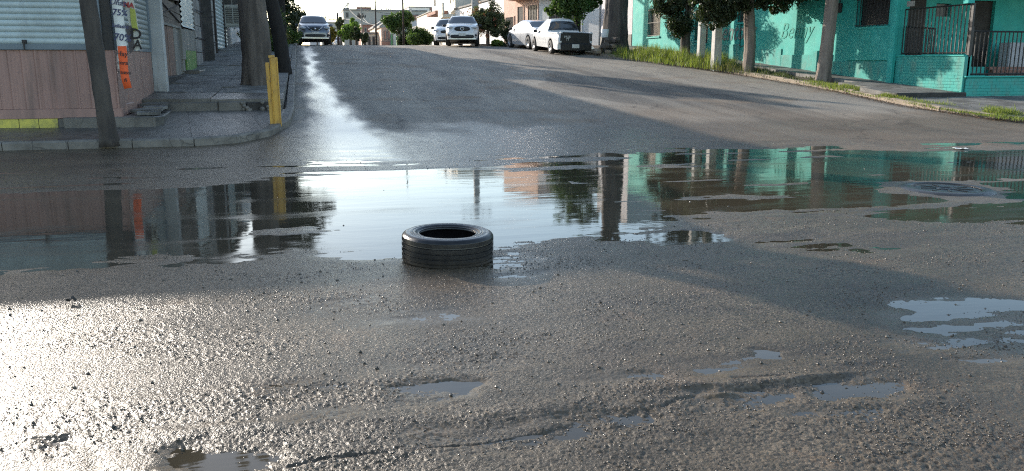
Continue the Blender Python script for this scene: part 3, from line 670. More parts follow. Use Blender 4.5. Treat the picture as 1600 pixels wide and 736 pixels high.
# old plank house behind the post
ph = empty('plank_house', (-3.3, 24, .6), label='weathered plank shack front with leaning red boards and dark stone base', cat='house')
def Q(mb, name, m_, **kw): return sub(ph, mb, name, Mt[m_], **kw)
BX = -3.3
mb = MB(); mb.box(-9.5, 20.1, -.1, BX - .12, 28.6, 4.2); Q(mb, 'core_wall', 'old_planks')
mb = MB(); mb.box(-9.7, 20.1, 4.2, BX + .15, 28.62, 4.32); Q(mb, 'roof', 'tin')
z = 2.28; q = 0
while z < 4.15:
    mb = MB(); a0 = random.uniform(-.03, .03); M_ = Matrix.Translation((BX - .02 + .006 * (q % 2), 22.85, z + .11)) @ Matrix.Rotation(R(random.uniform(-2, 2)), 4, 'X')
    mb.cbox((0, 0, 0), (.04, 5.3, .215), M_); Q(mb, 'plank', 'old_planks', bevel=.004); z += .222; q += 1
for (y0, y1, z0, z1, a0) in ((20.6, 25.0, 2.35, 2.9, 0), (21.5, 25.2, 2.9, 2.45, 0)):
    mb = MB(); mb.tube([(BX + .03, y0, z0), (BX + .03, y1, z1)], .018, 5); Q(mb, 'lath', 'dark_wood')
yy = 20.5; q = 0
while yy < 24.9:
    w_ = random.uniform(.42, .58); mb = MB(); top = 2.28 + random.uniform(-.03, .03); bot = walk_z(yy) + .05
    mb.box(BX - .03 + .012 * (q % 2), yy, bot, BX + .01 + .012 * (q % 2), yy + w_ - .02, top); Q(mb, 'board', 'red_planks' if yy < 23.7 else 'grey_board', bevel=.004); yy += w_; q += 1
mb = MB(); mb.box(BX - .04, 20.45, 2.28, BX + .05, 25.2, 2.34); Q(mb, 'cap_rail', 'grey_board')
mb = MB(); mb.box(BX - .03, 20.1, .3, BX + .14, 24.9, walk_z(22.5) + .16); Q(mb, 'stone_base', 'dark_stone', bevel=.03)
mb = MB(); mb.box(BX - .05, 25.0, walk_z(25) + .1, BX + .06, 25.35, 2.0); mb.box(BX - .03, 24.95, 1.45, BX + .08, 25.5, 2.28); Q(mb, 'broken_board', 'grey_board', bevel=.01)
# hanging corrugated sheet, board and green door
mb = MB(); N = 26
for t_ in range(N + 1):
    z = 2.36 + (4.15 - 2.36) * t_ / N; xx = BX + .02 + .028 * math.cos(t_ * math.pi)
    mb.v += [(xx, 25.6, z), (xx, 28.3, z - .0)]
    if t_: a = 2 * t_; mb.f.append((a - 2, a - 1, a + 1, a))
Q(mb, 'corrugated_shutter', 'shutter', smooth=True)
mb = MB(); mb.box(BX - .08, 25.5, .9, BX - .03, 28.6, 4.2); Q(mb, 'dark_doorway', 'dark_wood')
mb = MB(); mb.box(BX - .02, 26.0, 1.72, BX + .02, 28.35, 2.32); Q(mb, 'upper_panel', 'grey_board')
mb = MB(); mb.box(BX - .02, 26.0, walk_z(27.2), BX + .025, 28.3, 1.716); Q(mb, 'green_door_panel', 'green_door', bevel=.005)
mb = MB(); mb.box(BX - .1, 25.6, walk_z(26) - .1, BX + .4, 28.5, walk_z(27) + .02); Q(mb, 'doorstep', 'wet_concrete', bevel=.02)

# block house
bh = empty('block_house', (-3.3, 32, 1), label='old pale block-built house with dark leaning pilaster and striped shutters', cat='house')
def Q(mb, name, m_, **kw): return sub(bh, mb, name, Mt[m_], **kw)
mb = MB(); mb.box(-9.5, 28.65, .2, BX - .08, 42.0, 6.2); Q(mb, 'core_wall', 'mortar')
mb = MB(); mb.box(-9.7, 28.65, 6.2, BX + .2, 42.0, 6.36); Q(mb, 'roof_slab', 'concrete')
def blocks(y0, y1, z0, z1, dy, dz, name='block', mt_='old_block'):
    z = z0; r_ = 0
    while z < z1 - .02:
        y = y0 - (dy * .5 if r_ % 2 else 0)
        while y < y1 - .02:
            a, c = max(y, y0), min(y + dy - .018, y1)
            if c - a > .06:
                mb = MB(); e = random.uniform(0, .018); mb.box(BX - .08, a, z + random.uniform(0, .006), BX - .01 + e, c, min(z + dz - .018, z1)); Q(mb, name, mt_)
            y += dy
        z += dz; r_ += 1
blocks(28.7, 30.3, walk_z(29), 6.2, .8, .42)
blocks(31.75, 34.9, walk_z(31.8) + .1, 6.2, .8, .42)
mb = MB(); mb.tube([(BX - .02, 31.4, 1.2), (BX + .0, 31.0, 6.2)], .3, 4); Q(mb, 'leaning_pilaster', 'dark_stone')
mb = MB(); mb.box(BX - .06, 30.35, 1.1, BX, 31.0, 6.2); Q(mb, 'recess_panel', 'dark_wood')
mb = MB(); mb.tube([(BX + .06, 31.9, 1.5), (BX + .06, 31.95, 6.0)], .02, 5); mb.tube([(BX + .05, 28.7, 2.15), (BX + .05, 34.8, 2.1)], .012, 4); mb.tube([(BX + .05, 28.7, 3.0), (BX + .05, 34.8, 3.05)], .012, 4); Q(mb, 'pipe', 'iron')
for (y0, y1) in ((35.3, 38.9), (39.3, 40.3)):
    mb = MB(); N = int((6.0 - walk_z(37)) / .075)
    for t_ in range(N + 1):
        z = walk_z(37) + .03 + .075 * t_; xx = BX + (.03 if t_ % 2 else -.01)
        mb.v += [(xx, y0, z), (xx, y1, z)]
        if t_: a = 2 * t_; mb.f.append((a - 2, a - 1, a + 1, a))
    Q(mb, 'roller_shutter', 'shutter')
for y0, y1 in ((35.0, 35.28), (38.92, 39.28)): mb = MB(); mb.box(BX - .06, y0, 1.5, BX + .05, y1, 6.2); Q(mb, 'shutter_jamb', 'dark_wood')
blocks(40.4, 42.0, walk_z(41), 6.2, .8, .42)
# cooler
cz = at(370, 40, 39.6).z
ac = empty('window_cooler', (BX + .35, 39.6, cz), label='boxy beige window cooler with louvred face jutting from the left wall', cat='air cooler')
mb = MB(); mb.box(-.36, 0, 0, .45, .8, .88); mb.build('casing', Mt['cooler'], ac, bevel=.015)
mb = MB(); mb.box(-.28, -.012, .10, .37, .004, .76); mb.build('grille_recess', Mt['iron'], ac)
for q in range(8):
    mb = MB(); M_ = Matrix.Translation((.045, -.018, .145 + q * .08)) @ Matrix.Rotation(R(30), 4, 'X'); mb.cbox((0, 0, 0), (.64, .008, .055), M_); mb.build('louvre', Mt['cooler'], ac)
mb = MB(); mb.box(-.01, -.045, .10, .03, -.02, .76); mb.box(-.36, -.03, -.05, .5, .82, 0); mb.build('frame', Mt['cooler'], ac)
mb = MB(); mb.box(-.36, .1, .93, .45, .75, 1.9); mb.build('window_screen', Mt['window_dark'], ac)
for xx in (-.34, .0, .43):
    mb = MB(); mb.box(xx - .02, .07, .9, xx + .02, .09, 1.9); mb.build('screen_bar', Mt['grey_board'], ac)
# further left houses
def facade(name, A_, B_, z0, z1, depth, wallm, label, cat='house', wins=(), roof=None, group=None, plinth=None):
    """house whose street front runs from A_ to B_; wins: (u0, u1, z0, z1, part name, material) openings as real frames and panes"""
    A_, B_ = Vector((*A_, 0)), Vector((*B_, 0)); L = (B_ - A_).length; d = (B_ - A_) / L; nrm = Vector((d.y, -d.x, 0))
    # nrm must face the street side: caller orders A_, B_ so that the street lies on the right of A->B
    root = empty(name, (A_.x, A_.y, z0), math.atan2(d.y, d.x), label, cat, group)
    H_ = z1 - z0
    mb = MB(); mb.box(0, 0, -.6, L, depth, H_); mb.build('wall', Mt[wallm], root)
    mb = MB(); mb.box(-.05, -.12, H_, L + .05, depth + .05, H_ + .14); mb.build('roof_slab' if not roof else roof, Mt['concrete'] if wallm != 'teal' else Mt['teal'], root, bevel=.02)
    if plinth: mb = MB(); mb.box(0, -.03, -.6, L, 0, plinth[0]); mb.build('plinth', Mt[plinth[1]], root)
    for (u0, u1, a, c, nm, mm) in wins:
        f = MB(); t = .07
        f.box(u0 - t, -.05, a - t, u1 + t, .0, a); f.box(u0 - t, -.05, c, u1 + t, .0, c + t); f.box(u0 - t, -.05, a, u0, .0, c); f.box(u1, -.05, a, u1 + t, .0, c)
        fo = f.build(nm, Mt[wallm], root)
        g = MB(); g.box(u0, -.012, a, u1, -.003, c); g.build('pane' if 'window' in nm else 'leaf', Mt[mm], fo)
        if 'window' in nm:
            g = MB(); k_ = max(1, int((u1 - u0) / .22))
            for q in range(1, k_ + 1): xx = u0 + (u1 - u0) * q / (k_ + 1); g.box(xx - .012, -.04, a, xx + .012, -.02, c)
            g.build('bars', Mt['iron'], fo)
    return root
facade('white_house', (-3.35, 43.2), (-3.35, 58), 1.9, 7.0, 6, 'white_wall', 'pale house on the left seen between the two trunks', wins=((2, 3, 1.2, 2.6, 'window', 'glass'), (6, 7.2, .1, 2.4, 'door', 'dark_wood'), (10, 11.2, 1.2, 2.6, 'window', 'glass')))
facade('grey_left_house', (-3.4, 60), (-3.6, 92), 2.0, 6.8, 6, 'grey_wall', 'long grey house front farthest on the left behind the shrubs', wins=((4, 6, 1, 2.4, 'window', 'glass'), (14, 16, 1, 2.4, 'window', 'glass')))

# yellow steel post
yp = empty('yellow_post', (-.545, 16.07, slab_z(16)), label='stubby yellow painted steel channel post leaning at the pavement corner', cat='post')
mb = MB(); M_ = Matrix.Rotation(R(-5), 4, 'Y')
mb.box(-.115, -.02, -.05, -.045, .06, 1.11, Matrix.Rotation(R(-1.5), 4, 'Y')); mb.build('left_channel', Mt['yellow_paint'], yp, bevel=.006)
mb = MB(); mb.box(-.04, -.035, -.05, .085, .0, 1.20, Matrix.Rotation(R(-.5), 4, 'Y')); mb.box(.07, -.06, -.05, .088, .03, 1.185, Matrix.Rotation(R(-.5), 4, 'Y')); mb.box(-.052, -.06, -.05, -.04, .03, 1.185, Matrix.Rotation(R(-.5), 4, 'Y')); mb.build('right_channel', Mt['yellow_paint'], yp, bevel=.004)
mb = MB(); mb.box(-.05, -.045, 1.19, .06, .02, 1.235, Matrix.Rotation(R(-1.5), 4, 'Y')); mb.build('top_lip', Mt['yellow_paint'], yp, bevel=.004)

# ================================================================ RIGHT PAVEMENT
right_kerb = [(26, 13.3), (19.5, 13.75), (17.2, 14.1), (15.9, 14.7), (15.0, 15.7), (14.62, 17.0), (14.68, 18.8), (15.0, 22.5), (14.75, 28), (14.0, 32), (13.2, 35.4), (12.75, 38), (12.0, 43), (11.0, 50), (10.6, 60), (10.4, 90), (10.2, 120)]
kr2 = empty('kerb', kind='structure')
kerb_run(kr2, right_kerb[:12][::-1], .17, lambda x, y: hill(y) - .01, Mt['tan_kerb'], .9, .12, irregular=.012)
kerb_run(kr2, right_kerb[11:][::-1], .17, lambda x, y: hill(y) - .01, Mt['tan_kerb'], 4.0, .12, irregular=.01)
pv2 = empty('pavement', kind='structure')
def off(p, q, d_):   # point moved to the house side
    dx, dy = q[0] - p[0], q[1] - p[1]; L = math.hypot(dx, dy); return (p[0] + dy / L * d_, p[1] - dx / L * d_)
RK = right_kerb[:8]; RI = [(26, 19.0), (20, 19.0), (17.9, 19.0), (16.9, 19.0), (16.3, 18.85), (15.9, 18.85), (15.1, 18.9)]
def inward(p, i_):
    q0, q1 = right_kerb[max(i_ - 1, 0)], right_kerb[min(i_ + 1, len(right_kerb) - 1)]
    dx, dy = q1[0] - q0[0], q1[1] - q0[1]; L = math.hypot(dx, dy); return (p[0] + dy / L * .17, p[1] - dx / L * .17)
for q in range(6):
    a, b_ = inward(right_kerb[q], q), inward(right_kerb[q + 1], q + 1)
    loft_sheet((a, b_), (RI[q], RI[q + 1]), lambda x, y: hill(y) + .115, .3, n=8, amp=.015).build('slab', Mt['concrete'], pv2, True)
# verge of bare soil along the upper pavement
vg = MB()
rows_ = [(right_kerb[i_], inward(right_kerb[i_], i_)) for i_ in range(6, 16)]
pts_ = []
for (a, b_) in zip(rows_[:-1], rows_[1:]):
    k_ = 6 if a[1][1] < 60 else 3
    for q in range(k_): pts_.append((a[1][0] * (1 - q / k_) + b_[1][0] * q / k_, a[1][1] * (1 - q / k_) + b_[1][1] * q / k_))
pts_.append(rows_[-1][1])
for (x, y) in pts_:
    for c in range(7):
        xx = x + (17.2 - x) * c / 6; vg.v.append((xx, max(y, 18.9), hill(y) + .09 + .02 * math.sin(c * 2.1 + y * 1.7)))
for q in range(len(pts_) - 1):
    for c in range(6): vg.f.append((q * 7 + c, q * 7 + c + 1, (q + 1) * 7 + c + 1, (q + 1) * 7 + c))
tag(vg.build('verge', Mt['soil'], None, True), kind='structure')
us = empty('upper_pavement', kind='structure')
mb = MB(); mb.prism([(14.95, 18.93), (17.1, 18.93), (17.1, 19.05), (14.95, 19.05)], .2, .60); mb.build('shaded_slab_edge', Mt['dark_stone'], us, bevel=.02)  # front of the concrete slab, its shadow put into the dark colour
ys = 19.06
while ys < 42:
    st = 1.5; xl = 15.0 if ys < 20.5 else 15.35 if ys < 21.9 else 15.95
    loft_sheet(((xl, ys), (xl, ys + st - .014)), ((16.99, ys), (16.99, ys + st - .014)), lambda x, y: hill(y) + .205, .16, amp=.012, seed=3).build('slab', Mt['concrete'], us, True); ys += st

# ================================================================ TEAL HOUSE
WX = 17.0
th = empty('teal_house', (WX, 30, 1), label='long turquoise painted house with barred windows and a railed corner porch', cat='house')
def Q(mb, name, m_, **kw): return sub(th, mb, name, Mt[m_], **kw)
TOP = 5.4
# front wall built round its openings (y0, y1, z0, z1)
ops = [(39.0, 40.5, 2.60, 3.95), (33.9, 35.15, 2.16, 3.52), (30.2, 31.3, 2.92, 3.9), (22.2, 23.75, 2.45, 4.1)]
ycuts = sorted({21.72, 42.6} | {v for o in ops for v in o[:2]})
mb = MB()
for a, c in zip(ycuts[:-1], ycuts[1:]):
    o = [o for o in ops if abs(o[0] - a) < 1e-6]
    if o: o = o[0]; mb.box(WX, a, .2, WX + .3, c, o[2]); mb.box(WX, a, o[3], WX + .3, c, TOP)
    else: mb.box(WX, a, .2, WX + .3, c, TOP)
Q(mb, 'front_wall', 'teal')
mb = MB(); mb.box(WX + .3, 22.2, .2, 26, 42.6, TOP - .02); Q(mb, 'house_body', 'teal')
# stepped dado that follows the slope
y = 21.72; q = 0
while y < 36:
    st = 3.1; z = hill(y + st / 2) + .72
    mb = MB(); mb.box(WX - .035, y, hill(y) - .1, WX, min(y + st, 36), z); Q(mb, 'dado', 'teal_low', bevel=.01); y += st
mb = MB(); mb.box(WX - .055, 21.95, 1.43, WX, 24.05, 2.42); Q(mb, 'apron_panel', 'teal', bevel=.008)
mb = MB(); mb.box(WX - .11, 25.55, .6, WX, 25.85, 1.75); Q(mb, 'buttress', 'teal_low', bevel=.02)
mb = MB(); mb.box(WX - .12, 21.72, .5, WX, 21.95, TOP); Q(mb, 'corner_pilaster', 'teal', bevel=.01)
for (y0, y1, z0, z1) in ops:
    fr = MB(); fr.box(WX + .16, y0, z0, WX + .2, y1, z1); f_ = Q(fr, 'window', 'window_dark')
    fr = MB(); t = .05
    fr.box(WX + .10, y0, z0, WX + .15, y1, z0 + t); fr.box(WX + .10, y0, z1 - t, WX + .15, y1, z1); fr.box(WX + .10, y0, z0, WX + .15, y0 + t, z1); fr.box(WX + .10, y1 - t, z0, WX + .15, y1, z1)
    fr.v = [(p[0] - WX, p[1] - 30, p[2] - 1) for p in fr.v]; fr.build('frame', Mt['teal_low'], f_)
    mb = MB(); mb.box(WX - .07, y0 - .08, z0 - .07, WX + .02, y1 + .08, z0 - .003); Q(mb, 'sill', 'teal')
    k_ = int((y1 - y0) / .16)
    for t_ in range(k_ + 1):
        yy = y0 + .04 + (y1 - y0 - .08) * t_ / k_; mb = MB(); mb.tube([(WX - .02, yy, z0), (WX - .02, yy, z1)], .011, 5); Q(mb, 'window_bar', 'iron')
    for zz in (z0 + .05, (z0 + z1) / 2, z1 - .05): mb = MB(); mb.box(WX - .035, y0, zz - .01, WX - .022, y1, zz + .01); Q(mb, 'cross_bar', 'iron')
mb = MB(); mb.tube([(WX - .03, 31.0, 2.0), (WX - .03, 31.0, 4.6)], .018, 5); Q(mb, 'conduit', 'iron')
mb = MB(); mb.box(WX - .09, 24.5, 2.95, WX, 24.72, 3.25); Q(mb, 'meter_box', 'iron', bevel=.02)
mb = MB(); mb.tube([(WX - .04, 24.6, 3.2), (WX - .04, 24.6, 5.3)], .015, 5); Q(mb, 'conduit', 'iron')
# faded lettering brushed on the wall
wall_face = Matrix(((0, 0, -1), (-1, 0, 0), (0, 1, 0)))
mat('faded_letter', (.07, .17, .16), (.20, .22, .19), .85, 6, 0); mat('faded_letter2', (.09, .30, .24), (.035, .36, .30), .85, 5, 0)
o = text_obj('painted_lettering', 'Kentons', 1.0, (WX - .012 - WX, 31.6 - 30, 2.55 - 1), wall_face, Mt['faded_letter'], th, .012, .002, .35)
o = text_obj('painted_lettering', 'Benny', .82, (WX - .012 - WX, 27.1 - 30, 2.45 - 1), wall_face, Mt['faded_letter2'], th, -.004, .002, .35)
mb = MB(); mb.tube([(WX - .012, 33.1, 2.35), (WX - .012, 33.0, 2.0), (WX - .012, 32.6, 2.15)], .02, 4); mb.tube([(WX - .012, 31.0, 1.95), (WX - .012, 30.4, 2.1), (WX - .012, 30.1, 2.4)], .02, 4); Q(mb, 'lettering_flourish', 'faded_letter')
# porch: brick dwarf walls, railing, back wall
def bricks(face, a0, a1, z0, z1, bw=.24, bh=.085, d0=0.):
    """face 'x': wall in the street plane; face 'y': wall facing the crossing"""
    z = z0; r_ = 0
    while z < z1 - .03:
        a = a0 - (bw / 2 if r_ % 2 else 0)
        while a < a1 - .02:
            p, q_ = max(a, a0), min(a + bw - .006, a1)
            if q_ - p > .03:
                e = random.uniform(.0, .005); mb = MB(); zt = min(z + bh - .006, z1)
                if face == 'x': mb.box(d0 - .005 - e, p, z, d0 + .02, q_, zt)
                else: mb.box(p, d0 - .006 - e, z, q_, d0 + .02, zt)
                Q(mb, 'brick', 'teal_low')
            a += bw
        z += bh; r_ += 1
mb = MB(); mb.box(WX + .02, 19.12, .1, WX + .22, 21.72, 1.54); Q(mb, 'porch_side_wall', 'teal_mortar')
bricks('x', 19.10, 21.71, .62, 1.53, d0=WX + .01)
mb = MB(); mb.box(WX - .02, 19.05, 1.535, WX + .24, 21.715, 1.575); Q(mb, 'wall_cap', 'teal', bevel=.008)
mb = MB(); mb.box(WX + .0, 19.02, .3, WX + .22, 19.115, 1.533); Q(mb, 'wall_end', 'teal_low', bevel=.01)
mb = MB(); mb.box(WX + .1, 18.98, .0, 25.5, 19.16, 1.0); Q(mb, 'porch_front_wall', 'teal_mortar')
bricks('y', WX + .06, 20.6, .36, .98, d0=18.97)
mb = MB(); mb.box(20.6, 18.95, .2, 25.5, 18.98, .98); Q(mb, 'rendered_wall', 'teal_low')
mb = MB(); mb.box(WX + .02, 18.93, .985, 25.5, 19.2, 1.025); Q(mb, 'wall_cap', 'teal', bevel=.008)
mb = MB(); mb.box(WX + .22, 19.16, .1, 25.5, 22.2, .72); Q(mb, 'porch_floor', 'concrete')
def rail(p0, p1, z0a, z0b, z1a, z1b, step, name='railing'):
    d = Vector((p1[0] - p0[0], p1[1] - p0[1], 0)); k_ = int(d.length / step)
    for t_ in range(k_ + 1):
        f = t_ / k_; mb = MB(); mb.box(p0[0] + d.x * f - .011, p0[1] + d.y * f - .011, z0a + (z0b - z0a) * f, p0[0] + d.x * f + .011, p0[1] + d.y * f + .011, z1a + (z1b - z1a) * f); Q(mb, 'railing_bar', 'iron')
    for (za, zb_) in ((z0a + .03, z0b + .03), (z1a, z1b)):
        mb = MB(); mb.tube([(p0[0], p0[1], za), (p1[0], p1[1], zb_)], .022, 4); Q(mb, 'rail', 'iron')
rail((WX + .12, 21.65), (WX + .12, 19.15), 1.6, 1.6, 2.88, 2.88, .135)
rail((WX + .20, 21.65), (WX + .20, 20.45), 1.6, 1.6, 2.40, 2.30, .12)
rail((WX + .18, 19.06), (25.3, 19.06), 1.04, 1.04, 2.18, 2.18, .13)
mb = MB(); mb.box(WX + .10, 19.02, 1.02, WX + .16, 19.10, 2.9); mb.box(WX + .16, 19.03, 1.02, WX + .2, 19.09, 2.3); Q(mb, 'railing_post', 'iron')
# back wall of the porch with its openings
mb = MB(); ybk = 22.0
def pxx(px, py, y): return at(px, py, y).x
dx0, dx1 = pxx(1514, 40, ybk), pxx(1552, 40, ybk); wx0, wx1 = pxx(1463, 12, ybk), pxx(1486, 12, ybk)
mb.box(WX + .3, ybk, .5, wx0, ybk + .2, TOP); mb.box(wx0, ybk, .5, wx1, ybk + .2, 2.72); mb.box(wx0, ybk, 3.1, wx1, ybk + .2, TOP)
mb.box(wx1, ybk, .5, dx0, ybk + .2, TOP); mb.box(dx0, ybk, 3.2, dx1, ybk + .2, TOP); mb.box(dx1, ybk, .5, 26, ybk + .2, TOP); Q(mb, 'porch_back_wall', 'teal')
mb = MB(); mb.box(dx0, ybk + .12, .7, dx1, ybk + .19, 3.2); Q(mb, 'door', 'dark_wood')
mb = MB(); mb.box(wx0, ybk + .12, 2.72, wx1, ybk + .19, 3.1); Q(mb, 'window', 'window_dark')
mb = MB(); mb.box(WX + .32, ybk - .06, .72, pxx(1440, 60, ybk), ybk - .002, 3.3); Q(mb, 'side_door', 'dark_wood')
mb = MB(); x0_ = pxx(1572, 60, ybk - .8); mb.box(x0_, ybk - 1.0, .7, x0_ + 2.2, ybk - .6, 1.95); Q(mb, 'whitewashed_block', 'grey_wall', bevel=.02)
xx = pxx(1548, 100, 20.6)
for r_ in range(6):
    for c in range(9):
        mb = MB(); mb.box(xx + c * .24 - (.12 if r_ % 2 else 0), 20.5, .72 + r_ * .09, xx + c * .24 + .228 - (.12 if r_ % 2 else 0), 20.62, .72 + r_ * .09 + .08); Q(mb, 'planter_brick', 'brick_far')
mb = MB(); mb.box(WX + .3, 20.55, .72, xx - .2, 20.65, 1.25); Q(mb, 'inner_low_wall', 'teal')
mb = MB(); mb.box(WX - .15, 18.95, 3.75, 26, 22.2, 3.92); Q(mb, 'porch_shade_roof', 'teal')  # unseen roof, added to keep the porch in shade
mb = MB(); mb.box(WX + .0, 19.12, 2.9, WX + .2, 19.3, 3.75); Q(mb, 'porch_column', 'teal')
mb = MB(); mb.box(WX + .02, 21.2, 2.95, WX + .05, 21.5, 3.1); Q(mb, 'name_plate', 'grey_board')
mb = MB(); mb.box(WX - .12, 21.7, TOP, 26, 42.65, TOP + .15); Q(mb, 'roof_slab', 'teal', bevel=.02)

# ================================================================ HOUSES UP THE STREET, right side
def E2(px, y): p = at(px, 60, y); return (p.x, y)
wh = facade('white_corner_house', (17.0, 47.6), (17.0, 42.65), 1.9, 7.4, 8, 'grey_wall', 'white washed wall right behind the thick trunk beside the turquoise house', plinth=(.9, 'grey_board'), wins=((1.6, 2.6, .4, 2.9, 'door', 'window_dark'),))
pts_h = [(47.7, 938), (49.5, 878), (52.5, 842), (56.0, 800), (57.5, 787), (64, 745), (73, 712), (80, 703), (92, 676), (100, 662), (106, 652)]
L_ = {p: E2(px, p) for p, px in pts_h}
facade('white_flat_house', L_[52.5], (16.9, 47.65), 2.1, 6.6, 8, 'white_wall', 'bright white flat-roofed house hidden behind the round street tree', wins=((3.0, 3.9, .2, 2.5, 'door', 'window_dark'), (1.0, 2.0, 1.0, 2.4, 'window', 'window_dark')))
facade('peach_house', L_[57.5], L_[52.5], 2.3, 7.5, 8, 'peach_wall', 'peach two-storey house with brown barred windows behind the silver sedan', wins=((.5, 1.6, .25, 2.0, 'window', 'old_planks'), (2.2, 3.0, .3, 2.6, 'door', 'dark_wood'), (3.7, 5.0, .8, 2.6, 'window', 'window_dark')))
o = MB(); o.box(0, -.7, 0, 5.4, 0, .25)
pc = [c for c in bpy.data.objects if c.name.startswith('peach_house')][0]
o2 = o.build('canopy', Mt['peach_wall'], pc, loc=(1.8, 0, 3.0)); 
facade('white_garden_wall_house', L_[73], L_[57.5], 2.2, 5.7, 7, 'white_wall', 'long blank white wall with sloping top behind the white SUV', wins=())
gw = [o_ for o_ in bpy.data.objects if o_.name.startswith('white_garden_wall')][0]
mb = MB(); mb.box(1, 2.2, 3.4, 15, 7, 5.4); mb.build('set_back_storey', Mt['grey_wall'], gw)
facade('cream_house', L_[80], L_[73], 2.0, 8.7, 8, 'cream_wall', 'cream two-storey house with projecting balcony and canopies', wins=((1.0, 2.2, .3, 2.4, 'window', 'window_dark'), (3.2, 4.4, .3, 2.5, 'door', 'window_dark'), (1.2, 2.2, 4.6, 6.6, 'window', 'window_dark'), (4.6, 5.6, 4.6, 6.6, 'window', 'window_dark')))
ch = [c for c in bpy.data.objects if c.name.startswith('cream_house')][0]
mb = MB(); mb.box(.2, -1.1, 3.1, 7.0, 0, 3.35); mb.build('canopy', Mt['cream_wall'], ch)
mb = MB(); mb.box(.2, -1.1, 3.4, 7.0, -.95, 4.3); mb.build('balcony_front', Mt['cream_wall'], ch)
facade('white_two_storey_house', L_[92], L_[80], 1.6, 9.6, 8, 'white_wall', 'tall white two-storey house with dark narrow windows up the street', wins=((2, 3.2, .6, 2.6, 'window', 'window_dark'), (6, 7, .3, 2.6, 'door', 'window_dark'), (2, 3, 5.4, 8.2, 'window', 'window_dark'), (7.6, 8.6, 5.8, 8.6, 'window', 'glass')))
w2 = [c for c in bpy.data.objects if c.name.startswith('white_two_storey')][0]
mb = MB(); mb.box(4.5, -1.2, 4.2, 11, 0, 4.5); mb.build('canopy', Mt['brick_far'], w2)
facade('low_white_house', L_[106], L_[92], 1.3, 6.6, 8, 'cream_wall', 'low cream house with three narrow dark windows beside the bushes', wins=((2, 3, .8, 3.2, 'window', 'window_dark'), (5, 6, .8, 3.2, 'window', 'window_dark'), (8.5, 10.2, .3, 3.4, 'door', 'window_dark')))
# the row that closes the view: fronts facing down the street
def frontal(name, px0, px1, pytop, y, mt_, label, wins=(), depth=8, cat='house', group=None, pitched=False):
    a, b_ = at(px0, 60, y), at(px1, 60, y); zt = at((px0 + px1) / 2, pytop, y).z; z0 = hill(y) - .3
    root = empty(name, (a.x, y, z0), 0, label, cat, group); Lx = b_.x - a.x
    mb = MB(); mb.box(0, 0, -1, Lx, depth, zt - z0)
    mb.build('wall', Mt[mt_], root)
    mb = MB()
    if pitched: mb.add([(-.2, -.3, zt - z0), (Lx + .2, -.3, zt - z0 + 1.0), (Lx + .2, depth, zt - z0 + 1.0), (-.2, depth, zt - z0), (-.2, -.3, zt - z0 + .18), (Lx + .2, -.3, zt - z0 + 1.18), (Lx + .2, depth, zt - z0 + 1.18), (-.2, depth, zt - z0 + .18)], [(0, 1, 2, 3), (4, 5, 6, 7), (0, 1, 5, 4), (1, 2, 6, 5), (2, 3, 7, 6), (3, 0, 4, 7)])
    else: mb.box(-.05, -.15, zt - z0, Lx + .05, depth, zt - z0 + .2)
    mb.build('roof', Mt['old_block'], root)
    for (p0, p1, q0, q1, nm, mm) in wins:
        w0, w1 = at(p0, q1, y), at(p1, q0, y); mb = MB(); mb.box(w0.x - a.x - .08, -.07, w0.z - z0 - .08, w1.x - a.x + .08, -.003, w1.z - z0 + .08)
        f_ = mb.build(nm, Mt['grey_board'], root); mb = MB(); mb.box(w0.x - a.x, -.09, w0.z - z0, w1.x - a.x, -.072, w1.z - z0); mb.build('pane' if nm == 'window' else 'leaf', Mt[mm], f_)
    return root
bg = frontal('big_beige_building', 538, 668, 17, 135, 'beige_far', 'large beige unfinished building with bare wall and rods on its roof', wins=((541, 544, 20, 27, 'window', 'window_dark'), (560, 567, 21, 28, 'window', 'window_dark'), (597, 601, 24, 33, 'window', 'window_dark'), (602, 607, 24, 33, 'window', 'window_dark')), cat='building')
def onroof(px0, px1, py0, py1, name, mt_, dep=2):
    a, b_ = at(px0, py1, 135), at(px1, py0, 135); mb = MB(); mb.box(a.x - bg.location.x, .2, a.z - bg.location.z, b_.x - bg.location.x, .2 + dep, b_.z - bg.location.z); return mb.build(name, Mt[mt_], bg)
onroof(558, 580, 11, 16.2, 'roof_box', 'brick_far')
for px, top in ((541, 7), (543, 2), (545, 3.5), (597, 12), (604, 8), (607, 5), (610, 4.5), (617, 12), (622, 10), (596, 13)):
    onroof(px - .35, px + .35, top, 16.3, 'roof_rod', 'grey_wall', .12)
for t_ in range(4): onroof(537 + t_ * 2, 539 + t_ * 2, 12 - t_ * 2.4, 13.0 - t_ * 2.4 + .6, 'roof_step', 'grey_wall', .3)
onroof(536.5, 546, 12.2, 14.2, 'parapet', 'grey_wall', .3)
cable = MB()
for (p0, p1, q0, q1) in ((545, 600, 14, 24), (560, 620, 18, 34), (548, 606, 30, 46)):
    pass
frontal('brick_house', 566, 588, 39, 118, 'brick_far', 'plain red brick house front below the big beige building', wins=((570, 572, 44, 49, 'window', 'window_dark'),))
frontal('pale_low_house', 571, 594, 53, 104, 'cream_wall', 'low pale house with vertical pillars left of the salmon front', wins=((576, 578, 58, 70, 'door', 'window_dark'), (583, 585, 58, 70, 'door', 'window_dark')))
frontal('pale_pink_house', 586, 600, 44, 108, 'cream_wall', 'small pale pink house with a sloping roof edge', pitched=True)
frontal('salmon_house', 596, 611, 43, 100, 'peach_wall', 'salmon front with darker brick-red base and narrow windows', wins=((601, 603, 49, 61, 'window', 'salmon_wall'), (607, 609, 47, 61, 'window', 'salmon_wall'), (597, 611, 65, 73, 'dado', 'salmon_wall')), pitched=True)
frontal('lime_white_house', 610.5, 619, 46, 99, 'white_wall', 'narrow white front with lime green base next to the green gate', wins=((611, 613, 54, 72, 'door', 'green_gate'),))
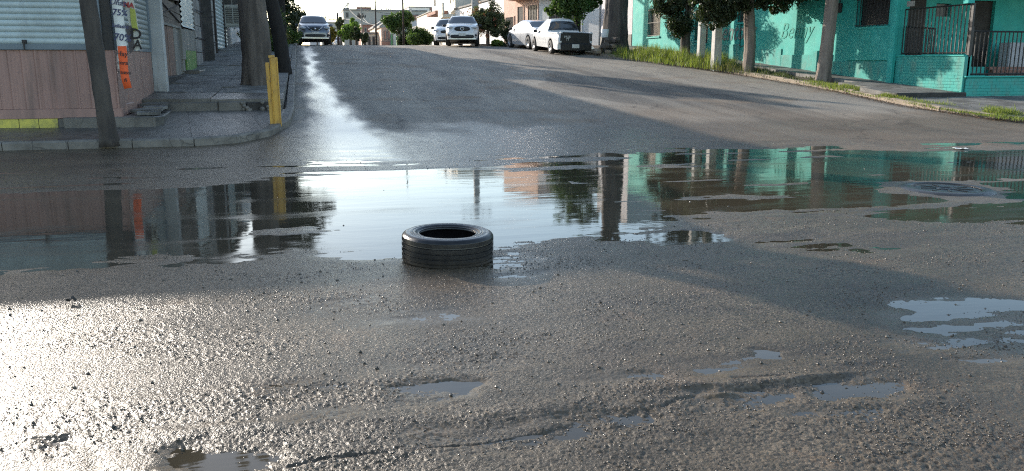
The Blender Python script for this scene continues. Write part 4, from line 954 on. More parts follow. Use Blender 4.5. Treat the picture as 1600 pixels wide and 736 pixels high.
gg = frontal('green_gate', 619.5, 634, 56, 97, 'green_gate', 'solid green metal gate right of the narrow white front', depth=.3, cat='gate')
frontal('grey_block_house', 633, 662, 24, 126, 'grey_wall', 'grey block house with red brick patch behind the round tree', wins=((643, 653, 24, 31, 'window', 'brick_far'), (657, 659, 47, 56, 'door', 'window_dark')))
frontal('white_far_house', 640, 676, 12, 150, 'white_wall', 'pale upper house with a cloth awning high in the distance', wins=((672, 676, 12, 20, 'window', 'brick_far'),))
frontal('tan_low_house', 651, 664, 43, 108, 'beige_far', 'low tan house with dark doorway left of the cream row', wins=((657, 660, 47, 62, 'door', 'window_dark'),))
frontal('far_tower_house', 503, 536, 36, 170, 'beige_far', 'small far grey house left of the big beige building', wins=((512, 514, 40, 46, 'window', 'window_dark'),))
frontal('far_left_house', 484, 500, 42, 190, 'grey_wall', 'small far grey house behind the oncoming car')

# ================================================================ POLES, WIRES
def upole(px, y, pytop, r0, label, mt_='poured_pole', arms=(), pybot=None, group=None, box=None):
    p = at(px, 70, y); zt = at(px, pytop, y).z; z0 = hill(y)
    root = empty('utility_pole', (p.x, y, z0), label=label, cat='utility pole', group=group)
    mb = MB(); mb.tube([(0, 0, -.2), (0, 0, zt - z0)], [r0, r0 * .62], 10); mb.build('pole', Mt[mt_], root, True)
    for (dz, w_) in arms:
        mb = MB(); mb.box(-w_, -.06, zt - z0 - dz, w_, .06, zt - z0 - dz + .12); mb.build('crossarm', Mt['dark_wood'], root)
        for sx in (-.85, -.4, .4, .85): mb = MB(); mb.lathe([(0, 0), (.05, .02), (.06, .12), (.03, .18), (0, .2)], 6, (sx * w_, 0, zt - z0 - dz + .12)); mb.build('insulator', Mt['dark_wood'], root)
    return root, zt
# twin square posts among the right hand trees
zt = 9.5
for (x, y, w_, lab) in ((14.62, 28.4, .30, 'nearer square pale concrete post on the right verge'), (14.95, 30.3, .26, 'farther square concrete post half hidden behind the nearer one')):
    r_ = empty('utility_pole', (x, y, hill(y)), label=lab, cat='utility pole')
    mb = MB(); w0, w1 = w_ / 2, w_ / 2 * .72; mb.add([(-w0, -w0, -.2), (w0, -w0, -.2), (w0, w0, -.2), (-w0, w0, -.2), (-w1, -w1, 9), (w1, -w1, 9), (w1, w1, 9), (-w1, w1, 9)], [(0, 1, 2, 3), (4, 5, 6, 7), (0, 1, 5, 4), (1, 2, 6, 5), (2, 3, 7, 6), (3, 0, 4, 7)]); mb.build('pole', Mt['poured_pole'], r_, bevel=.02)
    mb = MB(); mb.box(-.7, -.05, 8.3, .7, .05, 8.42); mb.build('crossarm', Mt['dark_wood'], r_)
upole(743, 52, -90, .26, 'pale round concrete pole rising behind the white SUV', arms=((.4, 1.0),))
upole(588.3, 92, -14, .10, 'dark pole with cross arm in front of the beige building', 'dark_wood', ((.6, .8),))
upole(566.5, 100, 2, .09, 'thin grey pole in front of the beige building wall', 'grey_board', ((1.8, .5),))
upole(631, 78, -60, .10, 'tall dark pole rising over the round far tree', 'dark_wood', ((2.2, .9),))
upole(643.5, 96, 10, .10, 'slim light pole right of the round far tree', 'poured_pole', ())
upole(529, 120, 20, .2, 'dark far pole left of the beige building', 'dark_wood', ((1.0, 1.2), (2.2, 1.0)))
upole(510, 150, 18, .14, 'small far pole above the car roof', 'grey_board', ((1.0, 1.4),))
upole(505.5, 165, 24, .12, 'faintest far pole right of the hazy tree', 'grey_board', ())
# ================================================================ TREES
def leaves(name, cen, rad, n, size, mt, parent, squash=(1, 1, 1), flat_=0.0, long=1.6):
    """n leaf quads scattered in little tufts about the given centres"""
    cen = np.array(cen); k_ = len(cen); rad = np.array(rad)
    idx = RNG.integers(0, k_, n); d = RNG.normal(size=(n, 3)); d /= np.linalg.norm(d, axis=1)[:, None]
    rr_ = RNG.random(n) ** (1 / 2.2)
    c = cen[idx] + d * (rad[idx] * rr_)[:, None] * np.array(squash)
    a = RNG.normal(size=(n, 3)); a /= np.linalg.norm(a, axis=1)[:, None]; a[:, 2] *= (1 - flat_)
    b_ = np.cross(a, RNG.normal(size=(n, 3))); b_ /= np.linalg.norm(b_, axis=1)[:, None]
    s = size * (.6 + .8 * RNG.random(n))[:, None]
    a = a * s * long * .5; b_ = b_ * s * .5
    Vv = np.stack([c - a, c + b_ * .8, c + a, c - b_ * .8], 1).reshape(-1, 3); Ff = np.arange(n * 4).reshape(n, 4)
    me_ = np_mesh(name, Vv, Ff); me_.materials.append(mt); return link(name, me_, None, parent)
def clumps(n, c, ext, shell=.5, seed=0, lumps=0.36):
    """clump centres inside an uneven ellipsoid, favouring its outside"""
    g = np.random.default_rng(seed); d = g.normal(size=(n, 3)); d /= np.linalg.norm(d, axis=1)[:, None]
    r_ = (shell + (1 - shell) * g.random(n)) * (1 + lumps * np.sin(d[:, 0] * 5 + seed) * np.cos(d[:, 2] * 4 + seed * 2) + lumps * .5 * g.normal(size=n) * .5)
    return np.array(c) + d * r_[:, None] * np.array(ext)
def tree(name, base, trunk, trad, mt, crowns, leafm, nleaf, lsize, label, cat='tree', group=None, crad=.35, limbs=5, seed=1, roots=.0, long=1.6, shell=.45, ncl=60):
    """trunk: points relative to the base; crowns: list of (centre, extent)"""
    root = empty(name, base, label=label, cat=cat, group=group); g = random.Random(seed)
    mb = MB(); P_ = [Vector(p) for p in trunk]; pts = []; rad = []
    K_ = 22
    for q in range(K_ + 1):
        t_ = q / K_ * (len(P_) - 1); i_ = min(int(t_), len(P_) - 2); f = t_ - i_
        pts.append(P_[i_].lerp(P_[i_ + 1], f)); rad.append((trad[0] + (trad[1] - trad[0]) * (q / K_)) * (1 + roots * math.exp(-q * .9)) * g.uniform(.97, 1.04))
    ns = 40; mb.tube(pts, rad, ns)
    ridge = np.array(mb.v); ai_ = np.tile(np.arange(ns), K_ + 1) / ns * 6.283; ax2 = np.repeat(np.array([tuple(p) for p in pts]), ns, 0)
    fr2 = perlin(np.cos(ai_) * 2.2 + ridge[:, 2] * .35 + seed, np.sin(ai_) * 2.2 + ridge[:, 2] * .22, seed) * .10 + perlin(np.cos(ai_) * 5.5 + ridge[:, 2] * .5, np.sin(ai_) * 5.5 + seed, seed + 3) * .09 * (1 if trad[0] > .3 else .6)
    fr2 = fr2 + np.exp(-ridge[:, 2] / .25) * .16 * np.sin(ai_ * 5 + seed) * (1 if roots > .05 else .4)
    ridge = ax2 + (ridge - ax2) * (1 + fr2)[:, None]; mb.v = [tuple(p) for p in ridge]
    mb.build('trunk', mt, root, True)
    cs = []
    for ci, (c, e) in enumerate(crowns): cs.append(clumps(ncl, c, e, shell, seed + ci))
    cs = np.vstack(cs)
    tips = [crowns[g.randrange(len(crowns))] for _ in range(limbs)]
    for q in range(limbs):
        c, e = tips[q]; st = P_[-1].lerp(P_[-2], g.uniform(.0, .55)); en = Vector(c) + Vector((g.uniform(-.6, .6) * e[0], g.uniform(-.6, .6) * e[1], g.uniform(-.3, .5) * e[2]))
        md_ = st.lerp(en, .5) + Vector((0, 0, .12 * (en - st).length)); mb = MB(); mb.tube([st, st.lerp(md_, .5), md_, en], [trad[1] * .6, trad[1] * .48, trad[1] * .34, trad[1] * .12], 7); mb.build('limb', mt, root, True)
    leaves('crown', cs, crad * (.35 + 1.1 * RNG.random(len(cs)) ** 1.5), nleaf, lsize, leafm, root, long=long)
    return root
# left side
b0 = (-3.06, 14.42, slab_z(14.4))
tp = [Vector(at(px_, py_, 14.42)) - Vector(b0) for px_, py_ in ((171, 219), (165, 180), (154, 110), (137, 0), (127, -70))]
tree('street_tree', b0, [tp[0] + Vector((0, 0, -.1))] + tp[1:] + [tp[-1] + Vector((-.05, .1, .8))], (.128, .104), Mt['wet_bark'], [((.35, .3, 3.9), (.66, .66, .8)), ((-.1, .3, 5.2), (.85, .85, 1.1))], Mt['leaf_dark'], 34000, .085, 'slender leaning wet trunk nearest the brown shop front', seed=3, roots=.18, limbs=6, ncl=45, crad=.24)
b0 = (-1.12, 21.6, walk_z(21.6))
tree('street_tree', b0, [(0, 0, -.1), (.0, 0, .8), (-.05, .02, 2.4), (-.02, 0, 4.2)], (.36, .29), Mt['bark'], [((-.2, 0, 6.6), (1.3, 1.3, 1.6)), ((.3, .4, 5.9), (1.0, 1.0, .9))], Mt['leaf_dark'], 16000, .09, 'thick furrowed grey trunk behind the yellow post', seed=5, roots=.08, limbs=6)
b0 = (-.62, 26.3, walk_z(26.3))
tree('street_tree', b0, [(0.03, 0, -.1), (-.05, 0, .9), (-.25, 0, 2.2), (-.36, 0, 4.0)], (.21, .17), Mt['dark_bark'], [((-.6, .5, 6.2), (1.3, 1.3, 1.4))], Mt['leaf_dark'], 12000, .09, 'thin almost black trunk right of the thick furrowed trunk', seed=8, limbs=5)
b0 = (-.9, 41, walk_z(41))
tree('street_tree', b0, [(0, 0, 0), (.0, 0, 2), (.1, 0, 3.4)], (.2, .16), Mt['dark_bark'], [((.35, 0, 3.9), (1.2, 1.2, 1.15)), ((-.5, .5, 5.1), (1.4, 1.4, 1.4))], Mt['leaf_dark'], 22000, .10, 'dark crown overhanging the kerb above the oncoming car', seed=12, limbs=5, crad=.38)
tree('evergreen_tree', (-1.35, 46, walk_z(46)), [(0, 0, 0), (0, 0, 1), (0, 0, 1.6)], (.15, .1), Mt['dark_bark'], [((.2, 0, 1.5), (1.0, 1.0, 1.5)), ((-.2, .3, 3.3), (1.1, 1.1, 1.2))], Mt['leaf_dark'], 16000, .10, 'dark bushy evergreen beside the car behind the spiky plant', seed=14, limbs=3)
yk = empty('spiky_plant', (-1.05, 38.3, walk_z(38.3)), label='yellow-green spiky plant with drooping dead leaves on the left pavement', cat='plant')
def blades(name, mt, parent, n, zc, L, w_, up0, up1, seed):
    g = np.random.default_rng(seed); ph_ = g.random(n) * 2 * np.pi; el = up0 + (up1 - up0) * g.random(n); l_ = L * (.7 + .5 * g.random(n))
    d = np.stack([np.cos(ph_) * np.cos(el), np.sin(ph_) * np.cos(el), np.sin(el)], 1); s_ = np.stack([-np.sin(ph_), np.cos(ph_), np.zeros(n)], 1) * w_
    c = np.stack([np.zeros(n), np.zeros(n), zc * np.ones(n)], 1); mid = c + d * l_[:, None] * .55; tip = c + d * l_[:, None] - np.array([0, 0, 1]) * (l_ * .22)[:, None]
    Vv = np.stack([c - s_ * .4, c + s_ * .4, mid + s_, mid - s_, mid - s_, mid + s_, tip + s_ * .08, tip - s_ * .08], 1).reshape(-1, 3)
    me_ = np_mesh(name, Vv, np.arange(n * 8).reshape(-1, 4)); me_.materials.append(mt); return link(name, me_, None, parent)
mb = MB(); mb.tube([(0, 0, -.1), (.02, 0, .9)], [.12, .1], 8); mb.build('stem', Mt['bark'], yk, True)
tag(blades('green_leaves', Mt['leaf_bright'], yk, 170, 1.05, .85, .022, R(5), R(85), 4), kind='stuff')
tag(blades('dead_leaves', Mt['leaf_yellow'], yk, 140, .75, .7, .025, R(-50), R(20), 5), kind='stuff')
for q, (x, y, s, mt_, lab) in enumerate(((-1.25, 36.6, .5, 'leaf_mid', 'low clipped green shrub below the spiky plant'), (-.75, 44.0, .62, 'leaf_mid', 'small leafy shrub at the kerb left of the oncoming car'), (-1.9, 42.5, .8, 'leaf_olive', 'olive shrub against the left houses behind the spiky plant'))):
    sh_ = leaves('shrub', clumps(26, (0, 0, s * .5), (s, s, s * .6), .3, 40 + q), np.full(26, .22), 3500, .06, Mt[mt_], None); sh_.location = (x, y, walk_z(y)); tag(sh_, lab, 'shrub')
# right side
tree('big_old_tree', (14.15, 37.6, hill(37.6) + .09), [(0, 0, -.1), (0, 0, 1.2), (.05, 0, 3.0), (0.0, 0, 4.6)], (.60, .42), Mt['bark'], [((0, 0, 7.6), (2.6, 2.4, 1.9)), ((-1.0, .6, 6.6), (1.6, 1.6, 1.0))], Mt['leaf_mid'], 26000, .13, 'massive old trunk with whitewash traces behind the pickup', seed=21, roots=.45, limbs=7, crad=.5)
tree('round_street_tree', (13.6, 41.5, hill(41.5) + .09), [(0, 0, 0), (0, 0, 1.2), (-.1, 0, 2.2)], (.13, .10), Mt['dark_bark'], [((-.2, 0, 3.0), (1.45, 1.4, 1.3)), ((-.8, 0, 2.2), (.8, .8, .7)), ((.5, .2, 2.4), (.8, .9, .6)), ((.2, 0, 4.2), (1.3, 1.3, 1.2))], Mt['leaf_mid'], 30000, .085, 'round dense green tree rising behind the damaged pickup', seed=22, limbs=5, crad=.3)
g1 = 'dark junipers along the right verge'
tree('juniper_tree', (15.72, 33.3, hill(33.3) + .1), [(0, 0, -.1), (-.05, 0, .8), (.1, 0, 2.0), (-.1, 0, 3.4)], (.21, .15), Mt['bark'], [((-.25, 0, 3.1), (1.15, 1.0, .95)), ((-.75, .1, 2.2), (.75, .7, .5)), ((.45, 0, 4.3), (1.2, 1.2, 1.2)), ((-.4, 0, 5.0), (1.2, 1.2, 1.2)), ((-.42, -.3, 1.45), (.42, .4, .3))], Mt['leaf_dark'], 42000, .06, 'dark juniper with drooping lower tufts before the farther barred window', group=g1, seed=23, limbs=8, crad=.26, ncl=45)
tree('juniper_tree', (15.15, 27.0, hill(27) + .1), [(0, 0, -.1), (.02, 0, .9), (-.08, 0, 2.0), (-.05, 0, 3.4)], (.205, .15), Mt['pale_bark'], [((0, 0, 3.4), (1.9, 1.6, .9)), ((-1.5, 0, 2.6), (1.0, .9, .6)), ((1.0, 0, 2.6), (.8, .8, .55)), ((-1.1, .2, 1.95), (.6, .5, .32)), ((-.2, 0, 2.5), (.8, .8, .45)), ((.2, 0, 4.9), (1.6, 1.5, 1.3))], Mt['leaf_dark'], 46000, .06, 'juniper with straight trunk just right of the concrete posts', group=g1, seed=24, limbs=8, crad=.26, ncl=45)
tree('verge_tree', (15.72, 23.4, hill(23.4) + .1), [(0, 0, -.1), (.05, 0, 1.0), (.12, 0, 2.3), (.10, 0, 3.6)], (.215, .16), Mt['pale_bark'], [((0, 0.4, 3.9), (2.1, 2.1, 1.0)), ((-.7, 1.6, 3.4), (1.2, 1.4, .8)), ((.3, 2.6, 3.2), (.9, 1.0, .7)), ((.5, .5, 5.4), (1.8, 1.9, 1.2)), ((.2, -1.3, 4.4), (1.0, 1.0, .8))], Mt['leaf_dark'], 30000, .075, 'bare straight pale trunk nearest the railed porch', group=g1, seed=25, limbs=7, crad=.32, roots=.12)
tree('flowering_shrub_tree', (at(765, 60, 50).x, 50.5, hill(50)), [(0, 0, 0), (0, 0, .8), (0, 0, 1.4)], (.12, .08), Mt['bark'], [((-.3, 0, 1.6), (.95, .9, .85)), ((.5, 0, 1.3), (.6, .6, .8)), ((-.7, 0, 1.3), (.5, .5, .6))], Mt['leaf_olive'], 24000, .075, 'bushy olive shrub with reddish flecks behind the white SUV', cat='shrub', seed=30, limbs=5, crad=.25)
fl = leaves('red_flower_tips', clumps(60, (-.1, 0, 1.5), (1.1, .9, 1.0), .8, 31), np.full(60, .12), 900, .06, leafmat('leaf_red', (.30, .09, .07), (.22, .12, .06)), [o for o in bpy.data.objects if o.name.startswith('flowering_shrub_tree')][0]); tag(fl, kind='stuff')
cb = leaves('clipped_bush', clumps(30, (0, 0, .75), (.45, .45, .75), .3, 50, .05), np.full(30, .16), 6000, .045, Mt['leaf_dark'], None); p_ = at(791, 70, 47); cb.location = (p_.x, 47, hill(47)); tag(cb, 'small dark egg-shaped bush left of the silver sedan', 'bush')
for q, (px, y, s, mt_, lab) in enumerate(((776, 48, .32, 'leaf_bright', 'low yellow-green weeds tuft under the egg-shaped bush'), (640, 84, 1.3, 'leaf_dark', 'left one of the wide dark bushes beyond the crest'), (657, 82, 1.4, 'leaf_mid', 'right one of the wide bushes beyond the crest'))):
    p_ = at(px, 70, y); zb = at(px, 74, y).z
    sh_ = leaves('shrub', clumps(40, (0, 0, s * .5), (s, s, s * .6), .3, 60 + q), np.full(40, .3 * s), 6000, .05 + .05 * s, Mt[mt_], None); sh_.location = (p_.x, y, max(hill(y), zb - .3)); tag(sh_, lab, 'shrub')
# far trees
def far_tree(px, y, pytop, pybot, wpx, leafm, label, name='far_tree', pytrunk=74, n=9000, seed=1, mt_='bark', crowns=1):
    s_ = math.hypot(at(px, 70, y).x, y) / FPX; p_ = at(px, 70, y); zt_, zb_ = at(px, pytop, y).z, at(px, pybot, y).z; z0 = hill(y); w_ = wpx / 2 * s_
    c = (0, 0, (zt_ + zb_) / 2 - z0); e = (w_, w_, (zt_ - zb_) / 2)
    cr = [(c, e)] if crowns == 1 else [((-w_ * .35, 0, c[2] - e[2] * .2), (w_ * .65, w_ * .6, e[2] * .8)), ((w_ * .3, 0, c[2] + e[2] * .15), (w_ * .7, w_ * .7, e[2] * .85))]
    return tree(name, (p_.x, y, z0), [(0, 0, 0), (0, 0, max(.5, zb_ - z0) * .6), (0, 0, max(1, c[2] - e[2] * .3))], (.16, .1), Mt[mt_], cr, leafm, n, .09 * y / 70 + .03, label, seed=seed, limbs=5, crad=w_ * .28)
far_tree(625, 86, 18, 50, 37, Mt['leaf_mid'], 'round green tree on a bare trunk before the green gate', n=16000, seed=31, crowns=2)
far_tree(548, 98, 33, 62, 28, Mt['leaf_bright'], 'bright green willowy tree in front of the beige building', n=14000, seed=32, crowns=2)
far_tree(557, 92, 47, 62, 17, Mt['leaf_dark'], 'small clipped umbrella tree right of the bright willowy one', n=8000, seed=33)
far_tree(570, 95, 52, 66, 12, Mt['leaf_olive'], 'thin grey-green sapling beside the umbrella tree', n=4000, seed=34)
far_tree(517, 100, 44, 62, 18, Mt['leaf_yellow'], 'yellowing tree just right of the oncoming car', n=8000, seed=35)
far_tree(496, 160, 26, 46, 18, Mt['leaf_olive'], 'hazy grey-green crown far above the car roof', n=8000, seed=36)
far_tree(533, 112, 22, 60, 12, Mt['leaf_olive'], 'narrow tall dark tree left of the beige building', n=9000, seed=37)
far_tree(468, 62, 15, 62, 26, Mt['leaf_dark'], 'deep green tree mass on the left behind the oncoming car', n=14000, seed=38, crowns=2)

# ================================================================ TYRE
def rubber():
    m, n, l, b = newmat('rubber'); v = coords(n, l)
    l.new(mix_rgb(n, l, ramp_n(n, l, noise_n(n, l, v, 9, 6, .65), .45, .75), (.010, .010, .011), (.030, .028, .026)), b.inputs['Base Color'])
    l.new(math_n(n, l, 'MULTIPLY_ADD', noise_n(n, l, v, 14, 4), .35, .12), b.inputs['Roughness'])
    bn = n.new('ShaderNodeBump'); bn.inputs['Strength'].default_value = .25; bn.inputs['Distance'].default_value = .004
    l.new(noise_n(n, l, v, 60, 5, .7), bn.inputs['Height'])
    sx = n.new('ShaderNodeSeparateXYZ'); tc_ = n.new('ShaderNodeTexCoord'); l.new(tc_.outputs['Object'], sx.inputs[0]); mud_ = math_n(n, l, 'MULTIPLY', ramp_n(n, l, math_n(n, l, 'ADD', math_n(n, l, 'MULTIPLY', noise_n(n, l, v, 16, 7, .75), .16), math_n(n, l, 'MULTIPLY', sx.outputs[2], -1)), .0, .05), .4)
    l.new(mix_rgb(n, l, mud_, b.inputs['Base Color'].links[0].from_socket, (.075, .058, .04)), b.inputs['Base Color']); l.new(bn.outputs[0], b.inputs['Normal']); return m
Mt['rubber'] = rubber()
tx, ty = gz(699.5, 406)
tyre = empty('tyre', (tx, ty, -.002), R(20), label='worn black car tyre lying flat in the flooded crossing', cat='tyre')
tyre.rotation_euler = (R(1.2), R(.6), R(20))
Rt, Wt = .332, .212
def tyre_prof(z):      # outer radius against height, 0..Wt
    u = abs(z - Wt / 2) / (Wt / 2); return Rt - .003 * u * u - .016 * max(0, u - .80) / .2
prof = []
gro = [.045, .082, .118, .155]
zs = np.linspace(.006, Wt - .006, 90)
for z in zs:
    r_ = tyre_prof(z)
    for g_ in gro:
        if abs(z - g_) < .0050: r_ -= .009
    prof.append((r_, z))
top = [(Rt - .030, Wt + .001), (Rt - .042, Wt + .004), (Rt - .046, Wt + .002), (Rt - .056, Wt + .005), (Rt - .078, Wt + .006), (Rt - .082, Wt + .003), (Rt - .088, Wt + .006), (Rt - .100, Wt + .002), (Rt - .106, Wt - .004), (Rt - .108, Wt - .006), (.213, Wt - .010), (.208, Wt - .012), (.203, Wt - .018), (.204, Wt - .026)]
inner = [(.222, Wt - .030), (.252, Wt - .032), (.288, Wt - .045), (.300, Wt - .07), (.304, Wt / 2), (.300, .07), (.288, .045), (.252, .032), (.222, .030), (.204, .026), (.203, .018), (.213, .010)]
bot = [(Rt - .100, -.002), (Rt - .078, -.006), (Rt - .056, -.005), (Rt - .030, -.001)]
mb = MB(); mb.lathe(prof + top + inner + bot, 120, close=True)
# sipes: shallow cuts across the ribs
NP = len(prof + top + inner + bot)
vv = []
for q in range(120):
    for i_ in range(NP):
        x, y, z = mb.v[q * NP + i_]
        if i_ < 90:
            rib = sum(z > g_ for g_ in gro)
            if (rib in (0, 4) and q % 2 == 0):
                r_ = math.hypot(x, y); k_ = (r_ - .0016) / r_; x *= k_; y *= k_
        vv.append((x, y, z))
mb.v = vv
o = mb.build('carcass', Mt['rubber'], tyre, True); sharp(o, 50)
mb = MB(); mb.lathe([(.2065, Wt - .011), (.2055, Wt - .0065), (.211, Wt - .0055), (.2155, Wt - .008)], 96); mb.build('bead_ring', Mt['rubber'], tyre, True)
for q, s in enumerate(('205/55R16', 'RADIAL', 'TUBELESS')):
    for c, ch_ in enumerate(s):
        a = R(200 + q * 120 - c * 5.2); rr2 = Rt - .067
        text_obj('raised_letter', ch_, .022, (rr2 * math.cos(a), rr2 * math.sin(a), Wt + .0055), Matrix.Rotation(a - R(90), 3, 'Z'), Mt['rubber'], tyre, .0005, .0008)
# manhole
mh = empty('manhole_cover', (mhx, mhy, .016), label='round iron manhole cover with raised ring amid the right puddle', cat='manhole cover')
mat('wet_iron', (.05, .048, .045), (.03, .028, .026), .3, 8, .3, 60)
mb = MB(); mb.lathe([(.36, 0), (.36, .014), (.42, .016), (.46, .010), (.50, -.012)], 48); mb.build('frame_ring', Mt['wet_iron'], mh, True)
mb = MB(); mb.lathe([(0, .002), (.30, .002), (.335, .004), (.34, -.01)], 48); mb.build('lid', Mt['wet_iron'], mh, True)
for q in range(9):
    a = q * 2 * math.pi / 9; mb = MB(); M_ = Matrix.Rotation(a, 4, 'Z') @ Matrix.Translation((.19, 0, .006)); mb.cbox((0, 0, 0), (.16, .02, .010), M_); mb.build('raised_bar', Mt['wet_iron'], mh)
mb = MB(); mb.lathe([(.07, .002), (.075, .011), (.09, .011), (.095, .002)], 24); mb.build('centre_ring', Mt['wet_iron'], mh, True)

# ================================================================ CARS
def paint(name, c, metal=0., rough=.25):
    if name in MATS: return MATS[name]
    m, n, l, b = newmat(name); v = coords(n, l)
    l.new(mix_rgb(n, l, math_n(n, l, 'MULTIPLY', ramp_n(n, l, noise_n(n, l, v, 3, 6, .7), .45, .75), .35), c, tuple(x * .7 + .03 for x in c)), b.inputs['Base Color'])
    b.inputs['Metallic'].default_value = metal; b.inputs['Roughness'].default_value = rough; b.inputs['Coat Weight'].default_value = .6; b.inputs['Coat Roughness'].default_value = .08
    MATS[name] = m; return m
paint('white_paint', (.75, .75, .74)); paint('silver_paint', (.52, .53, .55), .3, .3); paint('grey_paint', (.13, .145, .17), .5, .3); paint('red_paint', (.3, .03, .03))
mat('car_glass', (.03, .035, .04), (.02, .024, .028), .06, 2, 0, spec=.8); mat('trim', (.02, .02, .02), (.012, .012, .012), .5, 5, 0)
mat('chrome', (.7, .7, .7), (.6, .6, .6), .15, 2, 0, metal=1); mat('rim', (.45, .45, .46), (.35, .35, .36), .3, 3, 0, metal=.8)
mat('lamp_clear', (.55, .57, .6), (.4, .42, .45), .12, 6, 0, spec=.8); mat('lamp_red', (.25, .015, .012), (.16, .01, .01), .15, 6, 0)
mat('plate', (.62, .62, .58), (.5, .5, .46), .4, 8, 0); mat('tyre_black', (.02, .02, .02), (.035, .033, .03), .8, 6, .1)
def interp(pts, x): return float(np.interp(x, [p[0] for p in pts], [p[1] for p in pts]))
def smooth_interp(pts, x, w=.10): return sum(interp(pts, x + d * w) * k for d, k in ((-1, .2), (-.5, .2), (0, .2), (.5, .2), (1, .2)))
def car(name, sp, loc, rz, label, cat, pm, group=None, front=True):
    """x forward. sp: L, hw (half width), top, belt, plan (half width factor), wheels (x front, x rear), wr, sill"""
    root = empty(name, loc, rz, label, cat, group); L, hw, wr, sill = sp['L'], sp['hw'], sp['wr'], sp['sill']; xf, xr = sp['wheels']
    sm = sp.get('sm', .08)
    def prof(x):
        top = smooth_interp(sp['top'], x, sm); belt = min(smooth_interp(sp['belt'], x, sm), top - .02); w = hw * smooth_interp(sp['plan'], x, .12)
        zb = sill + smooth_interp(sp.get('under', [(-L / 2, .06), (-L / 2 + .5, 0), (L / 2 - .5, 0), (L / 2, .04)]), x, .1)
        for xw in (xf, xr):
            d = abs(x - xw); Ra = wr + .065
            if d < Ra: zb = max(zb, wr + math.sqrt(Ra * Ra - d * d) * 1.0)
        gh = max(top - belt, .02); wr_ = w - .05 - .36 * gh
        zm = belt - .28 * (belt - sill); P_ = [(w * .955, zb), (w * .985, max(zb + .02, sill + .2)), (w, max(zb + .03, zm)), (w - .015, max(zb + .035, belt - .05)), (w - .05, max(belt, zb + .04)), (wr_ + .03, belt + gh * .80), (wr_ - .05, belt + gh * .95), (wr_ * .55, top - .004), (0, top + .01)]
        return P_
    xs = sorted(set(list(np.linspace(-L / 2, L / 2, 84)) + [xf + s * (wr + .065) * math.cos(a) for xf in (xf, xr) for s in (1,) for a in np.linspace(0, math.pi, 13)]))
    mb = MB(); K_ = 17
    for x in xs:
        P_ = prof(x); ring = [(x, -y, z) for y, z in P_] + [(x, y, z) for y, z in P_[:-1][::-1]]; mb.v += ring
    for a in range(len(xs) - 1):
        for c in range(K_ - 1): mb.f.append((a * K_ + c, a * K_ + c + 1, (a + 1) * K_ + c + 1, (a + 1) * K_ + c))
    mb.f.append(tuple(range(K_))); e = (len(xs) - 1) * K_; mb.f.append(tuple(e + c for c in range(K_))[::-1])
    o = mb.build('body', pm, root, True); sharp(o, 42)
    mb = MB(); mb.box(-L / 2 + .12, -hw * .8, sill - .02, L / 2 - .12, hw * .8, sill + .36); mb.build('underbody', Mt['trim'], root)
    def surf(x, u):       # u 0 at belt edge .. 1 at the middle of the roof
        P_ = prof(x)[4:]; d = [0]
        for a, c in zip(P_[:-1], P_[1:]): d.append(d[-1] + math.dist(a, c))
        t_ = u * d[-1]; return np.interp(t_, d, [p[0] for p in P_]), np.interp(t_, d, [p[1] for p in P_])
    def side_glass(x0a, x1a, x0b, x1b, nm='side_window'):
        """lower edge x0a..x1a, upper edge x0b..x1b"""
        for s in (-1, 1):
            mb = MB(); N = 8
            for q in range(N + 1):
                for v_ in (0.06, .5, .94):
                    f = q / N; x = (x0a * (1 - v_) + x0b * v_) * (1 - f) + (x1a * (1 - v_) + x1b * v_) * f; P_ = prof(x); a, c = P_[4], P_[5]
                    y = a[0] + (c[0] - a[0]) * v_ + .007; z = a[1] + (c[1] - a[1]) * v_; mb.v.append((x, s * y, z))
            for q in range(N):
                for v_ in range(2): mb.f.append((q * 3 + v_, q * 3 + v_ + 1, (q + 1) * 3 + v_ + 1, (q + 1) * 3 + v_))
            mb.build(nm, Mt['car_glass'], root, True)
    def screen(xa, xb, nm, u0=.10, off_=.012):
        mb = MB(); N, M2 = 8, 12; sg = 1 if xa > 0 or nm == 'windscreen' else -1
        for q in range(N + 1):
            x = xa + (xb - xa) * q / N; P_ = prof(x)
            for c in range(M2 + 1):
                s = -1 + 2 * c / M2; y, z = P_[5][0] * abs(s) * .97, 0
                zt_ = np.interp(abs(y), [0, P_[7][0], P_[6][0], P_[5][0]], [P_[8][1], P_[7][1], P_[6][1], P_[5][1]])
                mb.v.append((x + sg * off_, y * (1 if s > 0 else -1), zt_ + off_))
        for q in range(N):
            for c in range(M2): mb.f.append((q * (M2 + 1) + c, q * (M2 + 1) + c + 1, (q + 1) * (M2 + 1) + c + 1, (q + 1) * (M2 + 1) + c))
        mb.build(nm, Mt['car_glass'], root, True)
    for g_ in sp['side']: side_glass(*g_)
    screen(*sp['ws'], 'windscreen')
    if sp.get('rs'): screen(*sp['rs'], 'rear_window')
